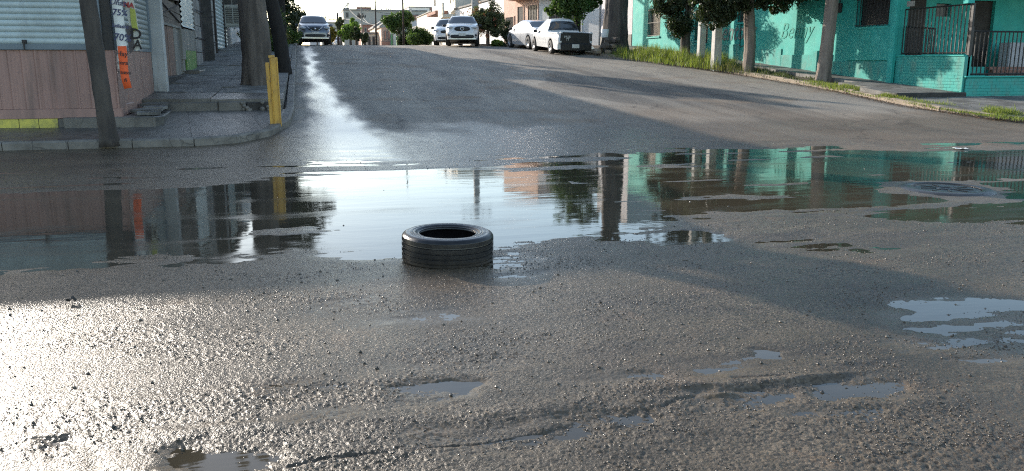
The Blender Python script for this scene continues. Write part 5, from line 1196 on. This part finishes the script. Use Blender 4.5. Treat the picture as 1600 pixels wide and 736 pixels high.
    for xw in (xf, xr):
        for s in (-1, 1):
            wroot_y = s * (hw * .985 - .10)
            w_ = MB(); w_.lathe([(wr * .62, -.10), (wr * .93, -.105), (wr, -.08), (wr, .08), (wr * .93, .105), (wr * .62, .10)], 28, (xw, wroot_y, wr), 'y'); wo = w_.build('wheel', Mt['tyre_black'], root, True)
            r_ = MB(); r_.lathe([(wr * .64, .09 * s), (wr * .60, .055 * s), (wr * .2, .03 * s), (0, .04 * s)], 24, (xw, wroot_y, wr), 'y')
            for q in range(5):
                a = q * 2 * math.pi / 5 + .3; cx_, cz_ = math.cos(a), math.sin(a); yy = wroot_y + .095 * s
                px_, pz_ = -cz_ * .03, cx_ * .03
                r_.add([(xw + cx_ * .05 + px_, yy - .03 * s, wr + cz_ * .05 + pz_), (xw + cx_ * .05 - px_, yy - .03 * s, wr + cz_ * .05 - pz_), (xw + cx_ * wr * .62 - px_ * 1.3, yy, wr + cz_ * wr * .62 - pz_ * 1.3), (xw + cx_ * wr * .62 + px_ * 1.3, yy, wr + cz_ * wr * .62 + pz_ * 1.3)], [(0, 1, 2, 3)])
            r_.build('rim', Mt['rim'], wo, True)
            h_ = MB(); h_.lathe([(wr * .6, .0), (wr * .6, .05 * s)], 20, (xw, wroot_y, wr), 'y'); h_.lathe([(wr * .6, -.02 * s), (0, -.02 * s)], 20, (xw, wroot_y, wr), 'y'); h_.build('hub_well', Mt['trim'], wo)
    xm = sp['ws'][0] - .18 if sp['ws'][0] > sp['ws'][1] else sp['ws'][0] - .1
    for s in (-1, 1):
        P_ = prof(xm); mb = MB(); mb.lathe([(0, -.11), (.06, -.09), (.085, 0), (.06, .09), (0, .11)], 10, (0, 0, 0)); 
        mb.v = [(xm + p[0], s * (P_[4][0] + .13) + p[2], P_[4][1] + .05 + p[1] * .9) for p in mb.v]; mb.build('mirror', Mt['trim'] if pm.name != 'grey_paint' else pm, root, True)
    for s in (-1, 1):       # shut lines and handles
        for x in sp.get('shut', ()):
            mb = MB()
            for k_ in range(5):
                P_ = prof(x); z = sill + .16 + (P_[4][1] - sill - .16) * k_ / 4; y = np.interp(z, [p[1] for p in P_[:5]], [p[0] for p in P_[:5]]) + .003; mb.v += [(x - .006, s * y, z), (x + .006, s * y, z)]
                if k_: a = 2 * k_; mb.f.append((a - 2, a - 1, a + 1, a))
            mb.build('shut_line', Mt['trim'], root)
        for x in sp.get('handles', ()):
            P_ = prof(x); mb = MB(); mb.cbox((x, s * (P_[3][0] + .012), P_[3][1] - .06), (.17, .022, .028)); mb.build('handle', pm, root)
    def lump(nm, mt_, c, d, pw=2.6, sx=None):
        mb = MB(); n1, n2 = 8, 14
        for a in range(n1 + 1):
            th_ = -math.pi / 2 + math.pi * a / n1
            for e_ in range(n2):
                ph_ = 2 * math.pi * e_ / n2; f = lambda v_: math.copysign(abs(v_) ** (2 / pw), v_)
                mb.v.append((c[0] + d[0] / 2 * f(math.cos(th_)) * f(math.cos(ph_)), c[1] + d[1] / 2 * f(math.cos(th_)) * f(math.sin(ph_)), c[2] + d[2] / 2 * f(math.sin(th_))))
        for a in range(n1):
            for e_ in range(n2): mb.f.append((a * n2 + e_, a * n2 + (e_ + 1) % n2, (a + 1) * n2 + (e_ + 1) % n2, (a + 1) * n2 + e_))
        return mb.build(nm, mt_, root, True)
    return root, prof, lump
def place(px, y, dz=0): p_ = at(px, 72, y); return (p_.x, y, hill(y) + dz)
def tiltcar(root, y, sgn): root.rotation_euler = (0, -math.atan((hill(y + 1) - hill(y - 1)) / 2) * sgn, root.rotation_euler[2])
sedan_top = [(-2.35, .98), (-2.3, 1.06), (-1.75, 1.12), (-1.05, 1.40), (-.4, 1.465), (.2, 1.45), (.55, 1.36), (1.25, 1.03), (1.9, .92), (2.2, .80), (2.32, .66), (2.36, .52)]
sedan_belt = [(-2.35, .95), (-1.6, 1.02), (1.1, .93), (1.3, .95), (2.3, .58), (2.36, .5)]
plan = [(-2.36, .80), (-2.2, .93), (-1.5, .99), (0, 1), (1.4, .98), (1.95, .92), (2.25, .80), (2.37, .60)]
sedan = dict(L=4.7, hw=.90, wr=.325, sill=.20, wheels=(1.42, -1.36), top=sedan_top, belt=sedan_belt, plan=plan, side=((-1.45, -.35, -.95, -.35), (-.28, .98, -.28, .42)), ws=(1.2, .52), rs=(-1.75, -1.1), shut=(-.31, .95, -1.12), handles=(-.5, .45))
crossover = dict(L=4.5, hw=.92, wr=.355, sill=.26, wheels=(1.38, -1.32), top=[(-2.25, 1.0), (-2.15, 1.3), (-1.75, 1.55), (-1.2, 1.65), (.0, 1.68), (.4, 1.60), (1.15, 1.18), (1.85, 1.06), (2.15, .94), (2.24, .7), (2.26, .55)],
    belt=[(-2.25, .95), (-1.8, 1.12), (1.1, 1.02), (1.2, 1.08), (2.2, .66), (2.26, .5)], plan=[(-2.26, .82), (-2.05, .94), (-1.4, .99), (0, 1), (1.4, .98), (1.9, .92), (2.15, .82), (2.27, .64)], side=((-1.75, -.95, -1.55, -.9), (-.88, .05, -.84, .02), (.12, 1.0, .1, .40)), ws=(1.1, .36), rs=(-2.18, -1.75), shut=(-.92, .08, 1.02), handles=(-.75, .25))
# oncoming grey car by the left kerb
y_ = 51.5; L_g = place(490.5, y_)
g_, pr, lump = car('grey_crossover', {**crossover, 'hw': .90, 'wr': .34}, L_g, R(-90), 'dark grey crossover driving towards us along the wet left kerb', 'car', Mt['grey_paint'])
g_.rotation_euler = (0, -.02, R(-88))
lump('upper_grille', Mt['trim'], (2.22, 0, .80), (.12, .72, .20)); lump('lower_grille', Mt['trim'], (2.24, 0, .44), (.12, 1.15, .15), 4)
for s in (-1, 1):
    lump('headlight', Mt['lamp_clear'], (2.08, s * .66, .86), (.34, .36, .15)); lump('fog_lamp', Mt['trim'], (2.16, s * .70, .46), (.14, .22, .13))
    mb = MB(); mb.tube([(2.29, s * .10, .70), (2.28, s * .22, .74), (2.23, s * .44, .93)], .022, 6); mb.build('chrome_arm', Mt['chrome'], g_, True)
mb = MB(); mb.lathe([(.0, .0), (.062, .0), (.062, .02), (0, .022)], 20, (2.28, 0, .80), 'x'); mb.build('badge', Mt['chrome'], g_, True)
mb = MB(); mb.cbox((2.30, 0, .58), (.02, .36, .13)); mb.build('licence_plate', Mt['plate'], g_)
mb = MB(); mb.cbox((2.22, 0, .30), (.16, 1.5, .06)); mb.build('skid_trim', Mt['chrome'], g_, bevel=.02)
# white SUV facing us, right side
y_ = 47.5; p_ = place(723, y_)
w_, pr, lump = car('white_crossover', crossover, p_, R(-90), 'white crossover parked facing us with black grille and chrome ring badge', 'car', Mt['white_paint']); w_.rotation_euler = (0, -.03, R(-101))
lump('upper_grille', Mt['trim'], (2.21, 0, .82), (.14, .86, .27)); lump('lower_grille', Mt['trim'], (2.22, 0, .42), (.14, 1.3, .20), 4)
for s in (-1, 1):
    lump('headlight', Mt['lamp_clear'], (2.06, s * .66, .90), (.36, .38, .12)); lump('fog_lamp', Mt['trim'], (2.16, s * .72, .50), (.12, .2, .08))
mb = MB(); mb.lathe([(.07, 0), (.10, 0), (.10, .02), (.07, .02)], 20, (2.27, 0, .82), 'x', True); mb.build('badge', Mt['chrome'], w_, True)
mb = MB(); mb.cbox((2.31, 0, .52), (.02, .36, .14)); mb.build('licence_plate', Mt['plate'], w_)
mb = MB(); mb.cbox((2.2, 0, .29), (.14, 1.5, .06)); mb.build('skid_trim', Mt['chrome'], w_, bevel=.02)
for s in (-1, 1): mb = MB(); mb.tube([(-1.5, s * .56, 1.70), (-.6, s * .58, 1.76), (.2, s * .56, 1.70)], .02, 6); mb.build('roof_rail', Mt['chrome'], w_)
y_ = 54.5; p_ = place(701, y_)
w2_, pr, lump = car('white_car', {**crossover, 'hw': .88}, p_, R(-90), 'second white car parked just behind the white crossover', 'car', Mt['white_paint']); w2_.rotation_euler = (0, -.0, R(-102))
lump('upper_grille', Mt['trim'], (2.21, 0, .80), (.14, .8, .2)); lump('lower_grille', Mt['trim'], (2.22, 0, .42), (.14, 1.2, .16), 4)
for s in (-1, 1): lump('headlight', Mt['lamp_clear'], (2.08, s * .66, .88), (.34, .34, .14))
# silver sedan seen from behind
y_ = 43.6; p_ = place(835, y_)
s_, pr, lump = car('silver_sedan', {**sedan, 'hw': .92}, p_, R(90), 'silver sedan parked ahead of the damaged pickup, rear towards us', 'car', Mt['silver_paint']); s_.rotation_euler = (0, -.045, R(96))
for s in (-1, 1): lump('tail_light', Mt['lamp_red'], (-2.24, s * .66, .87), (.26, .42, .16), 3)
mb = MB(); mb.cbox((-2.37, 0, .74), (.03, .5, .15)); mb.build('licence_plate', Mt['plate'], s_)
lump('rear_bumper', Mt['silver_paint'], (-2.20, 0, .44), (.42, 1.66, .34), 5); lump('bumper_trim', Mt['trim'], (-2.30, 0, .27), (.22, 1.3, .10), 4)
# damaged white pickup
y_ = 39.0; p_ = place(873, y_)
pk_spec = dict(L=4.35, hw=.84, wr=.31, sill=.27, wheels=(1.38, -1.12), sm=.04, top=[(-2.17, .93), (-.62, .95), (-.56, 1.0), (-.42, 1.50), (-.1, 1.58), (.35, 1.56), (.55, 1.48), (1.12, 1.02), (1.9, .93), (2.12, .80), (2.17, .6)],
    belt=[(-2.17, .91), (-.6, .92), (1.05, .92), (1.15, .98), (2.1, .64), (2.17, .5)], plan=[(-2.18, .96), (-1.6, .99), (0, 1), (1.3, .97), (1.8, .9), (2.05, .8), (2.18, .66)], side=((-.36, .92, -.26, .42),), ws=(1.08, .50), rs=(-.555, -.425), shut=(-.42, .88), handles=(-.25,))
pk, pr, lump = car('pickup_truck', pk_spec, p_, R(90), 'small white pickup with smashed black rear, missing lamps and crumpled corner', 'pickup', Mt['white_paint']); pk.rotation_euler = (0, -.06, R(92.5))
mb = MB(); mb.box(-2.1, -.70, .952, -.66, .70, .962); mb.build('open_bed_shade', Mt['trim'], pk)  # dark sheet painted as the shaded hollow of the open bed
for s in (-1, 1): mb = MB(); mb.box(-2.12, s * .80 - .07, .90, -.6, s * .80 + .03, .99); mb.build('bed_rail', Mt['white_paint'], pk, bevel=.015)
mb = MB(); mb.cbox((-2.20, .0, .74), (.06, 1.44, .50), Matrix.Rotation(R(2), 4, 'X')); mb.build('tailgate', Mt['trim'], pk, bevel=.015)
mb = MB(); mb.cbox((-2.19, 0, .51), (.04, 1.5, .05)); mb.build('tailgate_edge', Mt['grey_board'], pk, bevel=.01)
for (s, z0, tw) in ((1, .70, .10), (-1, .74, -.04)):     # rear pillars with empty lamp holes
    mb = MB(); mb.cbox((-2.17, s * .77, z0), (.16, .13, .50), Matrix.Rotation(tw, 4, 'X')); mb.build('rear_pillar', Mt['white_paint'], pk, bevel=.03)
    mb = MB(); mb.cbox((-2.255, s * .765, z0 + .02), (.02, .08, .34), Matrix.Rotation(tw, 4, 'X')); mb.build('lamp_hole', Mt['trim'], pk, bevel=.01)
mb = MB(); mb.cbox((-2.24, -.03, .36), (.16, 1.50, .32)); mb.build('bumper_bar', Mt['trim'], pk, bevel=.04)
mb = MB(); mb.add([(-2.28, .66, .28), (-2.30, .88, .25), (-1.95, .90, .26), (-1.95, .86, .50), (-2.26, .86, .52), (-2.29, .66, .44)], [(0, 1, 4, 5), (1, 2, 3, 4)]); o = mb.build('crumpled_corner', Mt['silver_paint'], pk)
so = o.modifiers.new('t', 'SOLIDIFY'); so.thickness = .02
mb = MB(); mb.add([(-2.28, -.70, .25), (-2.34, -.90, .30), (-2.1, -.92, .36), (-2.28, -.74, .44)], [(0, 1, 2, 3)]); o = mb.build('bent_corner', Mt['silver_paint'], pk); so = o.modifiers.new('t', 'SOLIDIFY'); so.thickness = .02
mb = MB(); mb.cbox((-2.34, .02, .40), (.015, .34, .17)); mb.build('licence_plate', Mt['plate'], pk)
fr_ = Matrix(((0, 0, -1), (-1, 0, 0), (0, 1, 0)))
text_obj('white_marking', 'VALE', .14, (-2.238, .40, .80), fr_, Mt['plate'], pk, .002); text_obj('white_marking', 'TT', .14, (-2.238, .38, .68), fr_, Mt['plate'], pk, .002)
mb = MB(); mb.lathe([(.13, 0), (.15, .015), (.13, .03)], 16, (-.35, .33, 1.22), 'x'); mb.build('steering_wheel', Mt['trim'], pk)
lump('tail_pipe', Mt['tin'], (-2.2, -.1, .24), (.2, .4, .12))
# things on the pavement by the thick trunk
rb = empty('stone_heap', (13.35, 36.4, hill(36.4) + .09), label='heap of rough stones piled at the foot of the thick old trunk', cat='stone heap')
for q in range(26):
    g2 = random.Random(q); s = g2.uniform(.10, .22); lv = q % 3; mb = MB(); mb.lathe([(0, -s * .7), (s * .8, -s * .5), (s, 0), (s * .75, s * .5), (0, s * .6)], 6, (g2.uniform(-.42, .5) * (1 - lv * .2), g2.uniform(-.4, .3), s * .6 + lv * .24))
    mb.v = [(x + g2.uniform(-.02, .02), y + g2.uniform(-.02, .02), z) for x, y, z in mb.v]; mb.build('stone', Mt['tan_kerb'] if q % 2 else Mt['bark'], rb)
bk = MB(); bk.lathe([(.15, 0), (.18, .35), (.17, .36), (0, .36)], 16); o = bk.build('white_bucket', Mt['white_wall'], None, True); o.location = (13.35, 36.8, hill(36.8) + .80); tag(o, 'white upturned bucket on the stone heap by the trunk', 'bucket')
# far small cars beyond the crest
for (px, y, rz, pm_, lab, sp_) in ((516, 150, -92, 'white_paint', 'tiny white car beyond the crest behind the walking person', sedan), (530, 145, -90, 'silver_paint', 'tiny pale car beyond the crest right of the walking person', sedan), (546.5, 140, -90, 'white_paint', 'tiny white pickup-like car beyond the crest under the bright willowy tree', crossover)):
    c_, pr, lump = car('distant_car', sp_, place(px, y, .0 if px != 516 else .1), R(rz), lab, 'car', Mt[pm_], group='tiny cars beyond the crest')

# ================================================================ PERSON far up the street
def person(loc, rz, label):
    root = empty('person', loc, rz, label, 'person')
    J = {'pel': (0, 0, .94), 'wai': (0, 0, 1.10), 'che': (0, .01, 1.32), 'neck': (0, .01, 1.46), 'head': (0, -.01, 1.55), 'crown': (0, -.01, 1.68), 'sl': (-.18, 0, 1.42), 'sr': (.18, 0, 1.42), 'el': (-.25, .06, 1.14), 'er': (.25, -.04, 1.14), 'wl': (-.25, -.04, .90), 'wr': (.24, -.16, .92),
         'hl': (-.10, 0, .90), 'hr': (.10, 0, .90), 'kl': (-.11, -.10, .50), 'kr': (.11, .08, .50), 'al': (-.11, -.08, .08), 'ar': (.11, .28, .10), 'tl': (-.12, -.24, .03), 'tr': (.12, .14, .03)}
    E_ = [('pel', 'wai'), ('wai', 'che'), ('che', 'neck'), ('neck', 'head'), ('head', 'crown'), ('che', 'sl'), ('che', 'sr'), ('sl', 'el'), ('sr', 'er'), ('el', 'wl'), ('er', 'wr'), ('pel', 'hl'), ('pel', 'hr'), ('hl', 'kl'), ('hr', 'kr'), ('kl', 'al'), ('kr', 'ar'), ('al', 'tl'), ('ar', 'tr')]
    rad = dict(pel=.13, wai=.12, che=.14, neck=.055, head=.085, crown=.07, sl=.07, sr=.07, el=.045, er=.045, wl=.03, wr=.03, hl=.095, hr=.095, kl=.06, kr=.06, al=.042, ar=.042, tl=.035, tr=.035)
    names = list(J); me_ = bpy.data.meshes.new('body'); me_.from_pydata([J[k_] for k_ in names], [(names.index(a), names.index(b_)) for a, b_ in E_], []); o = link('tmp', me_)
    o.modifiers.new('s', 'SKIN'); o.modifiers.new('u', 'SUBSURF').levels = 2
    for k_, nm in enumerate(names): o.data.skin_vertices[0].data[k_].radius = (rad[nm], rad[nm] * (.8 if nm in ('pel', 'wai', 'che') else 1)); o.data.skin_vertices[0].data[k_].use_root = nm == 'pel'
    dg = bpy.context.evaluated_depsgraph_get(); me2 = bpy.data.meshes.new_from_object(o.evaluated_get(dg)); bpy.data.objects.remove(o)
    mat('skin', (.30, .17, .11), (.26, .15, .10), .6, 5, 0); mat('dark_shirt', (.035, .03, .04), (.02, .02, .025), .9, 5, 0); mat('pale_trousers', (.6, .6, .62), (.5, .5, .52), .9, 5, 0); mat('hair', (.02, .015, .012), (.015, .01, .01), .6, 5, 0)
    for m_ in ('skin', 'dark_shirt', 'pale_trousers', 'trim', 'hair'): me2.materials.append(Mt[m_])
    for p_ in me2.polygons:
        c = p_.center; p_.material_index = 3 if c.z < .07 else 2 if c.z < .97 and abs(c.x) < .2 else 1 if 1.0 < c.z < 1.47 and not (abs(c.x) > .2 and c.z < 1.2) else 4 if c.z > 1.6 or (c.z > 1.52 and c.y > .02) else 0
    me2.shade_smooth(); b_ = link('body', me2, None, root)
    for s in (-1, 1):
        for q in range(5):
            mb = MB(); x0 = s * .245 + (q - 2) * .012; y0 = -.05 if s < 0 else -.17
            mb.tube([(x0, y0, .87 if q else .90), (x0, y0 - .012, .82), (x0, y0 - .004, .79 - .01 * (q in (2, 3)))], [.009, .008, .006], 5); mb.build('finger', Mt['skin'], root, True)
    mb = MB(); mb.tube([(0, -.09, 1.60), (0, -.115, 1.575)], [.010, .014], 6); mb.build('nose', Mt['skin'], root)
    return root
p_ = at(523, 66, 138); person((p_.x, 138, hill(138) + .04), R(75), 'person in dark top and pale trousers walking across beyond the crest')

# ================================================================ GRASS AND GROUND COVER
def grass(name, pts, n, h, w_, mt_, spread, seed, lean=.5):
    g = np.random.default_rng(seed); P_ = np.array(pts); k_ = len(P_) - 1; s = g.random(n) * k_; i_ = np.minimum(s.astype(int), k_ - 1); f = s - i_
    c = P_[i_] * (1 - f)[:, None] + P_[i_ + 1] * f[:, None]; ox, oy = g.normal(size=n) * spread * c[:, 2], g.normal(size=n) * spread * .6
    x, y = c[:, 0] + ox, c[:, 1] + oy
    cl = .35 + .9 * sstep(-.4, .5, fbm(x * 1.5, y * 1.1, 3, seed)); hh_ = h * (.4 + .8 * g.random(n)) * cl * c[:, 3]
    z = hill_np(y) + .07; a = g.random(n) * 2 * np.pi; dx, dy = np.cos(a), np.sin(a); ln = lean * g.random(n)
    base = np.stack([x, y, z], 1); sd_ = np.stack([-dy, dx, 0 * x], 1) * w_; tip = base + np.stack([dx * hh_ * ln, dy * hh_ * ln, hh_], 1); md_ = base + np.stack([dx * hh_ * ln * .3, dy * hh_ * ln * .3, hh_ * .6], 1)
    Vv = np.stack([base - sd_, base + sd_, md_ + sd_ * .8, md_ - sd_ * .8, md_ - sd_ * .8, md_ + sd_ * .8, tip + sd_ * .1, tip - sd_ * .1], 1).reshape(-1, 3)
    me_ = np_mesh(name, Vv, np.arange(n * 8).reshape(-1, 4)); me_.materials.append(mt_); return tag(link(name, me_), kind='stuff')
# (x, y, spread, height) along the verge
tag(grass('grass', [(13.7, 35.8, .25, .5), (14.1, 33.8, .4, 1), (14.6, 31.8, .45, 1.05), (15.0, 30, .45, 1), (15.1, 28.6, .3, .75)], 15000, .46, .007, Mt['grass'], 1.0, 71), 'tall bright green grass along the right verge before the junipers', 'grass')
tag(grass('dry_grass', [(13.6, 35.4, .2, .6), (14.5, 31.0, .2, .8), (14.85, 28.6, .25, .9), (15.0, 27.3, .25, .8)], 3500, .30, .006, Mt['dry_grass'], 1.0, 72), 'straw coloured dry grass at the foot of the concrete posts', 'grass')
tag(grass('low_weeds', [(15.2, 28, .3, 1), (15.4, 26.3, .3, .9), (15.55, 24.6, .25, .5), (15.5, 23, .2, .3)], 5000, .17, .009, Mt['leaf_olive'], 1.0, 73), 'low scattered weeds between the two trunks on the verge', 'weeds')
tag(grass('grass', [(15.35, 23.0, .2, .5), (15.3, 21.8, .25, 1), (15.15, 20.7, .22, .9), (14.95, 19.4, .1, .8), (14.85, 18.8, .1, .6)], 7000, .12, .006, Mt['grass'], 1.0, 74), 'short green grass patch beside the upper pavement slab', 'grass')
tag(grass('grass', [(14.75, 17.4, .12, .5), (15.05, 16.1, .16, .9), (15.7, 15.3, .2, 1), (17.0, 14.5, .3, 1.1), (19.5, 14.0, .35, 1.2), (22, 13.9, .35, 1)], 16000, .13, .006, Mt['grass'], 1.0, 75), 'thin strip of green grass growing over the corner kerb', 'grass')
# fallen leaves and dust along the right gutter: real little pieces
def litter(name, pts, n, size, mt_, spread, seed, label, zoff=.008, cat='leaves'):
    g = np.random.default_rng(seed); P_ = np.array(pts); k_ = len(P_) - 1; s = g.random(n) * k_; i_ = np.minimum(s.astype(int), k_ - 1); f = s - i_
    c = P_[i_] * (1 - f)[:, None] + P_[i_ + 1] * f[:, None]; x = c[:, 0] + g.normal(size=n) * spread; y = c[:, 1] + g.normal(size=n) * spread
    z = hill_np(y) + .012 + zoff * g.random(n); a = g.random(n) * 2 * np.pi; s_ = size * (.4 + g.random(n)); dx, dy = np.cos(a) * s_, np.sin(a) * s_; t_ = s_ * .35 * g.normal(size=n)
    Vv = np.stack([np.stack([x - dx, y - dy, z], 1), np.stack([x - dy * .5, y + dx * .5, z + np.abs(t_)], 1), np.stack([x + dx, y + dy, z + .2 * np.abs(t_)], 1), np.stack([x + dy * .5, y - dx * .5, z], 1)], 1).reshape(-1, 3)
    me_ = np_mesh(name, Vv, np.arange(n * 4).reshape(-1, 4)); me_.materials.append(mt_); return tag(link(name, me_), label, cat, kind='stuff')
gut = [(12.9, 35), (14.3, 29.5), (14.7, 25), (14.75, 21), (14.4, 18), (14.8, 15.6), (15.8, 14.4), (17.5, 13.8)]
litter('fallen_leaves', gut, 5000, .022, leafmat('leaf_brown', (.16, .08, .04), (.10, .06, .035), .1), .10, 81, 'brown dead leaves gathered along the right gutter')
litter('fallen_leaves', [(15.4, 26), (15.5, 23), (15.3, 20)], 1800, .025, MATS['leaf_brown'], .25, 82, 'brown dead leaves scattered on the right verge soil', .02)
# loose chippings lying on the broken seal
def chippings(n, y0, y1, size, seed, name='gravel'):
    g = np.random.default_rng(seed); y = y0 + (y1 - y0) * g.random(n) ** 1.3; x = y * .25 + (g.random(n) * 2 - 1) * (1.2 + y * .75)
    if y1 < 7:
        keep = sstep(-.25, .7, fbm(x * 1.1, y * 1.9, 3, 55)) > g.random(n); x, y = x[keep], y[keep]; n = len(x)
    ri = np.clip(np.searchsorted(rr, np.hypot(x, y)) - 1, 0, NR - 2); aa = np.arctan2(y, x); ai = np.searchsorted(dense, aa); ok = (ai > 0) & (ai < len(dense)); x, y, ri, ai = x[ok], y[ok], ri[ok], ai[ok]; n = len(x)
    z = Z[ri, ai]; s = size * (.45 + .9 * g.random(n) ** 2)
    V0 = np.array([(1, 0, 0), (-.5, .87, 0), (-.5, -.87, 0), (.1, .1, .9), (0, 0, -.6)]); F0 = np.array([(0, 1, 3), (1, 2, 3), (2, 0, 3), (1, 0, 4), (2, 1, 4), (0, 2, 4)])
    jit = 1 + .45 * (g.random((n, 5, 3)) - .5); a = g.random(n) * 6.28; ca, sa = np.cos(a)[:, None], np.sin(a)[:, None]; Vv = V0[None] * jit
    Vx = Vv[..., 0] * ca - Vv[..., 1] * sa; Vy = Vv[..., 0] * sa + Vv[..., 1] * ca; Vv = np.stack([Vx, Vy, Vv[..., 2] * .8], 2) * s[:, None, None] + np.stack([x, y, z + s * .15], 1)[:, None]
    Ff = (F0[None] + (np.arange(n) * 5)[:, None, None]).reshape(-1, 3); me_ = np_mesh(name, Vv.reshape(-1, 3), Ff, tris=True)
    return me_
m, n, l, b = newmat('wet_stone'); gm = n.new('ShaderNodeNewGeometry')
l.new(mix_rgb(n, l, gm.outputs['Random Per Island'], (.045, .040, .034), (.16, .14, .115)), b.inputs['Base Color']); b.inputs['Roughness'].default_value = .34; Mt['wet_stone'] = m
gv = chippings(60000, 2.4, 6.6, .0052, 91); gv.materials.append(m); tag(link('gravel', gv), 'wet loose grey chippings strewn over the near broken asphalt', 'gravel', kind='stuff')
gv = chippings(1500, 3.0, 13.0, .010, 92); gv.materials.append(m); tag(link('gravel', gv), 'scattered larger wet stones across the crossing', 'gravel', kind='stuff')
# countable scraps
def scrap(px, py, w_, d_, label, cat='litter', mt_='paper', h_=.02, rz=0, name='paper_scrap'):
    x, y = gz(px, py)
    for _ in range(30):
        q = at(px, py, y); y += (hill(y) - q.z) * 6 if abs(hill(y) - q.z) > .002 else 0
    x = at(px, py, y).x; mb = MB(); g = random.Random(px); nx = 4
    for a in range(nx + 1):
        for c in range(3): mb.v.append((w_ * (a / nx - .5) + g.uniform(-.1, .1) * w_ / nx, d_ * (c / 2 - .5) + g.uniform(-.2, .2) * d_ / 2, h_ * g.random() + .006))
    for a in range(nx):
        for c in range(2): mb.f.append((a * 3 + c, a * 3 + c + 1, (a + 1) * 3 + c + 1, (a + 1) * 3 + c))
    o = mb.build(name, Mt[mt_]); o.location = (x, y, hill(y) + .012); o.rotation_euler = (0, 0, rz); so = o.modifiers.new('t', 'SOLIDIFY'); so.thickness = .004
    return tag(o, label, cat)
scrap(1261, 214, .36, .20, 'flattened pale plastic piece on the right side of the road', h_=.05, rz=.1, name='flattened_plastic')
scrap(945, 239, .30, .10, 'small whitish slab scrap at the edge of the central puddle', h_=.05, name='pale_scrap')
scrap(1073, 119, .55, .3, 'long torn white paper beside the right verge grass', rz=-.2); scrap(1052, 113, .18, .2, 'small white paper at the upper right gutter'); scrap(1153, 128, .2, .25, 'crumpled white scrap in the gutter under the junipers', h_=.06)
scrap(1425, 172, .35, .25, 'white wrapper on the right gutter before the corner'); scrap(1480, 181, .4, .22, 'flat white paper at the grassy corner kerb', h_=.03); scrap(1386, 166, .12, .12, 'tiny white scrap in the leaves left of the corner')
scrap(820, 152, .22, .16, 'greenish scrap in the middle of the shaded road', mt_='banner'); scrap(1500, 234, .22, .1, 'thin pale scrap at the far edge of the right puddle'); scrap(233, 236, .09, .07, 'small white pebble-like scrap below the left kerb', h_=.03)
scrap(112, 477, .05, .04, 'dark little lump on the glittering left asphalt', mt_='dark_stone', h_=.04, name='dark_lump')
# worn lane paint
ml = empty('lane_marking', kind='structure')
for run, sd_ in ((((655, 168), (664, 180), (674, 194), (678, 208)), 1), (((758, 170), (764, 178), (770, 184)), 2)):
    g = random.Random(sd_)
    for (a, c) in zip(run[:-1], run[1:]):
        for q in range(3):
            px = a[0] + (c[0] - a[0]) * q / 3; py = a[1] + (c[1] - a[1]) * q / 3; x, y = gz(px, py); 
            for _ in range(40): qq = at(px, py, y); y += (hill(y) - qq.z) * 5 if abs(hill(y) - qq.z) > .002 else 0
            x = at(px, py, y).x; mb = MB(); k_ = 9; pts2 = [(x + .07 * (.6 + .6 * g.random()) * math.cos(t_ * 6.283 / k_), y + .28 * (.5 + .7 * g.random()) * math.sin(t_ * 6.283 / k_)) for t_ in range(k_)]
            mb.add([(p[0], p[1], hill(p[1]) + .016) for p in pts2], [tuple(range(k_))]); mb.build('worn_paint', Mt['white_post'], ml)
# wires
def wire(name, P0, P1, sag, r_=.012, label=None):
    mb = MB(); P0, P1 = Vector(P0), Vector(P1); mb.tube([P0.lerp(P1, q / 12) - Vector((0, 0, sag * 4 * (q / 12) * (1 - q / 12))) for q in range(13)], r_, 4); o = mb.build(name, Mt['iron']); return tag(o, label, 'cable')
wire('cable', at(588, 3, 92), at(531, 26, 120), 1.0, .02, 'slack cable from the crossarm pole down to the far left pole')
wire('cable', at(588, 5, 92), at(643, 14, 96), .5, .02, 'cable from the crossarm pole to the slim light pole')
wire('cable', at(566, 8, 100), at(643, 11, 96), .8, .02, 'cable from the thin grey pole to the slim light pole')
wire('cable', at(631, 6, 78), at(680, -12, 60), .4, .02, 'cable leaving the tall dark pole to the upper right')
wire('cable', at(545, 14, 130), at(598, 38, 110), .8, .03, 'drooping cable across the beige building wall')
wire('cable', at(562, 20, 130), at(615, 34, 105), 1.4, .03, 'deep sagging cable in front of the green tinted wall')
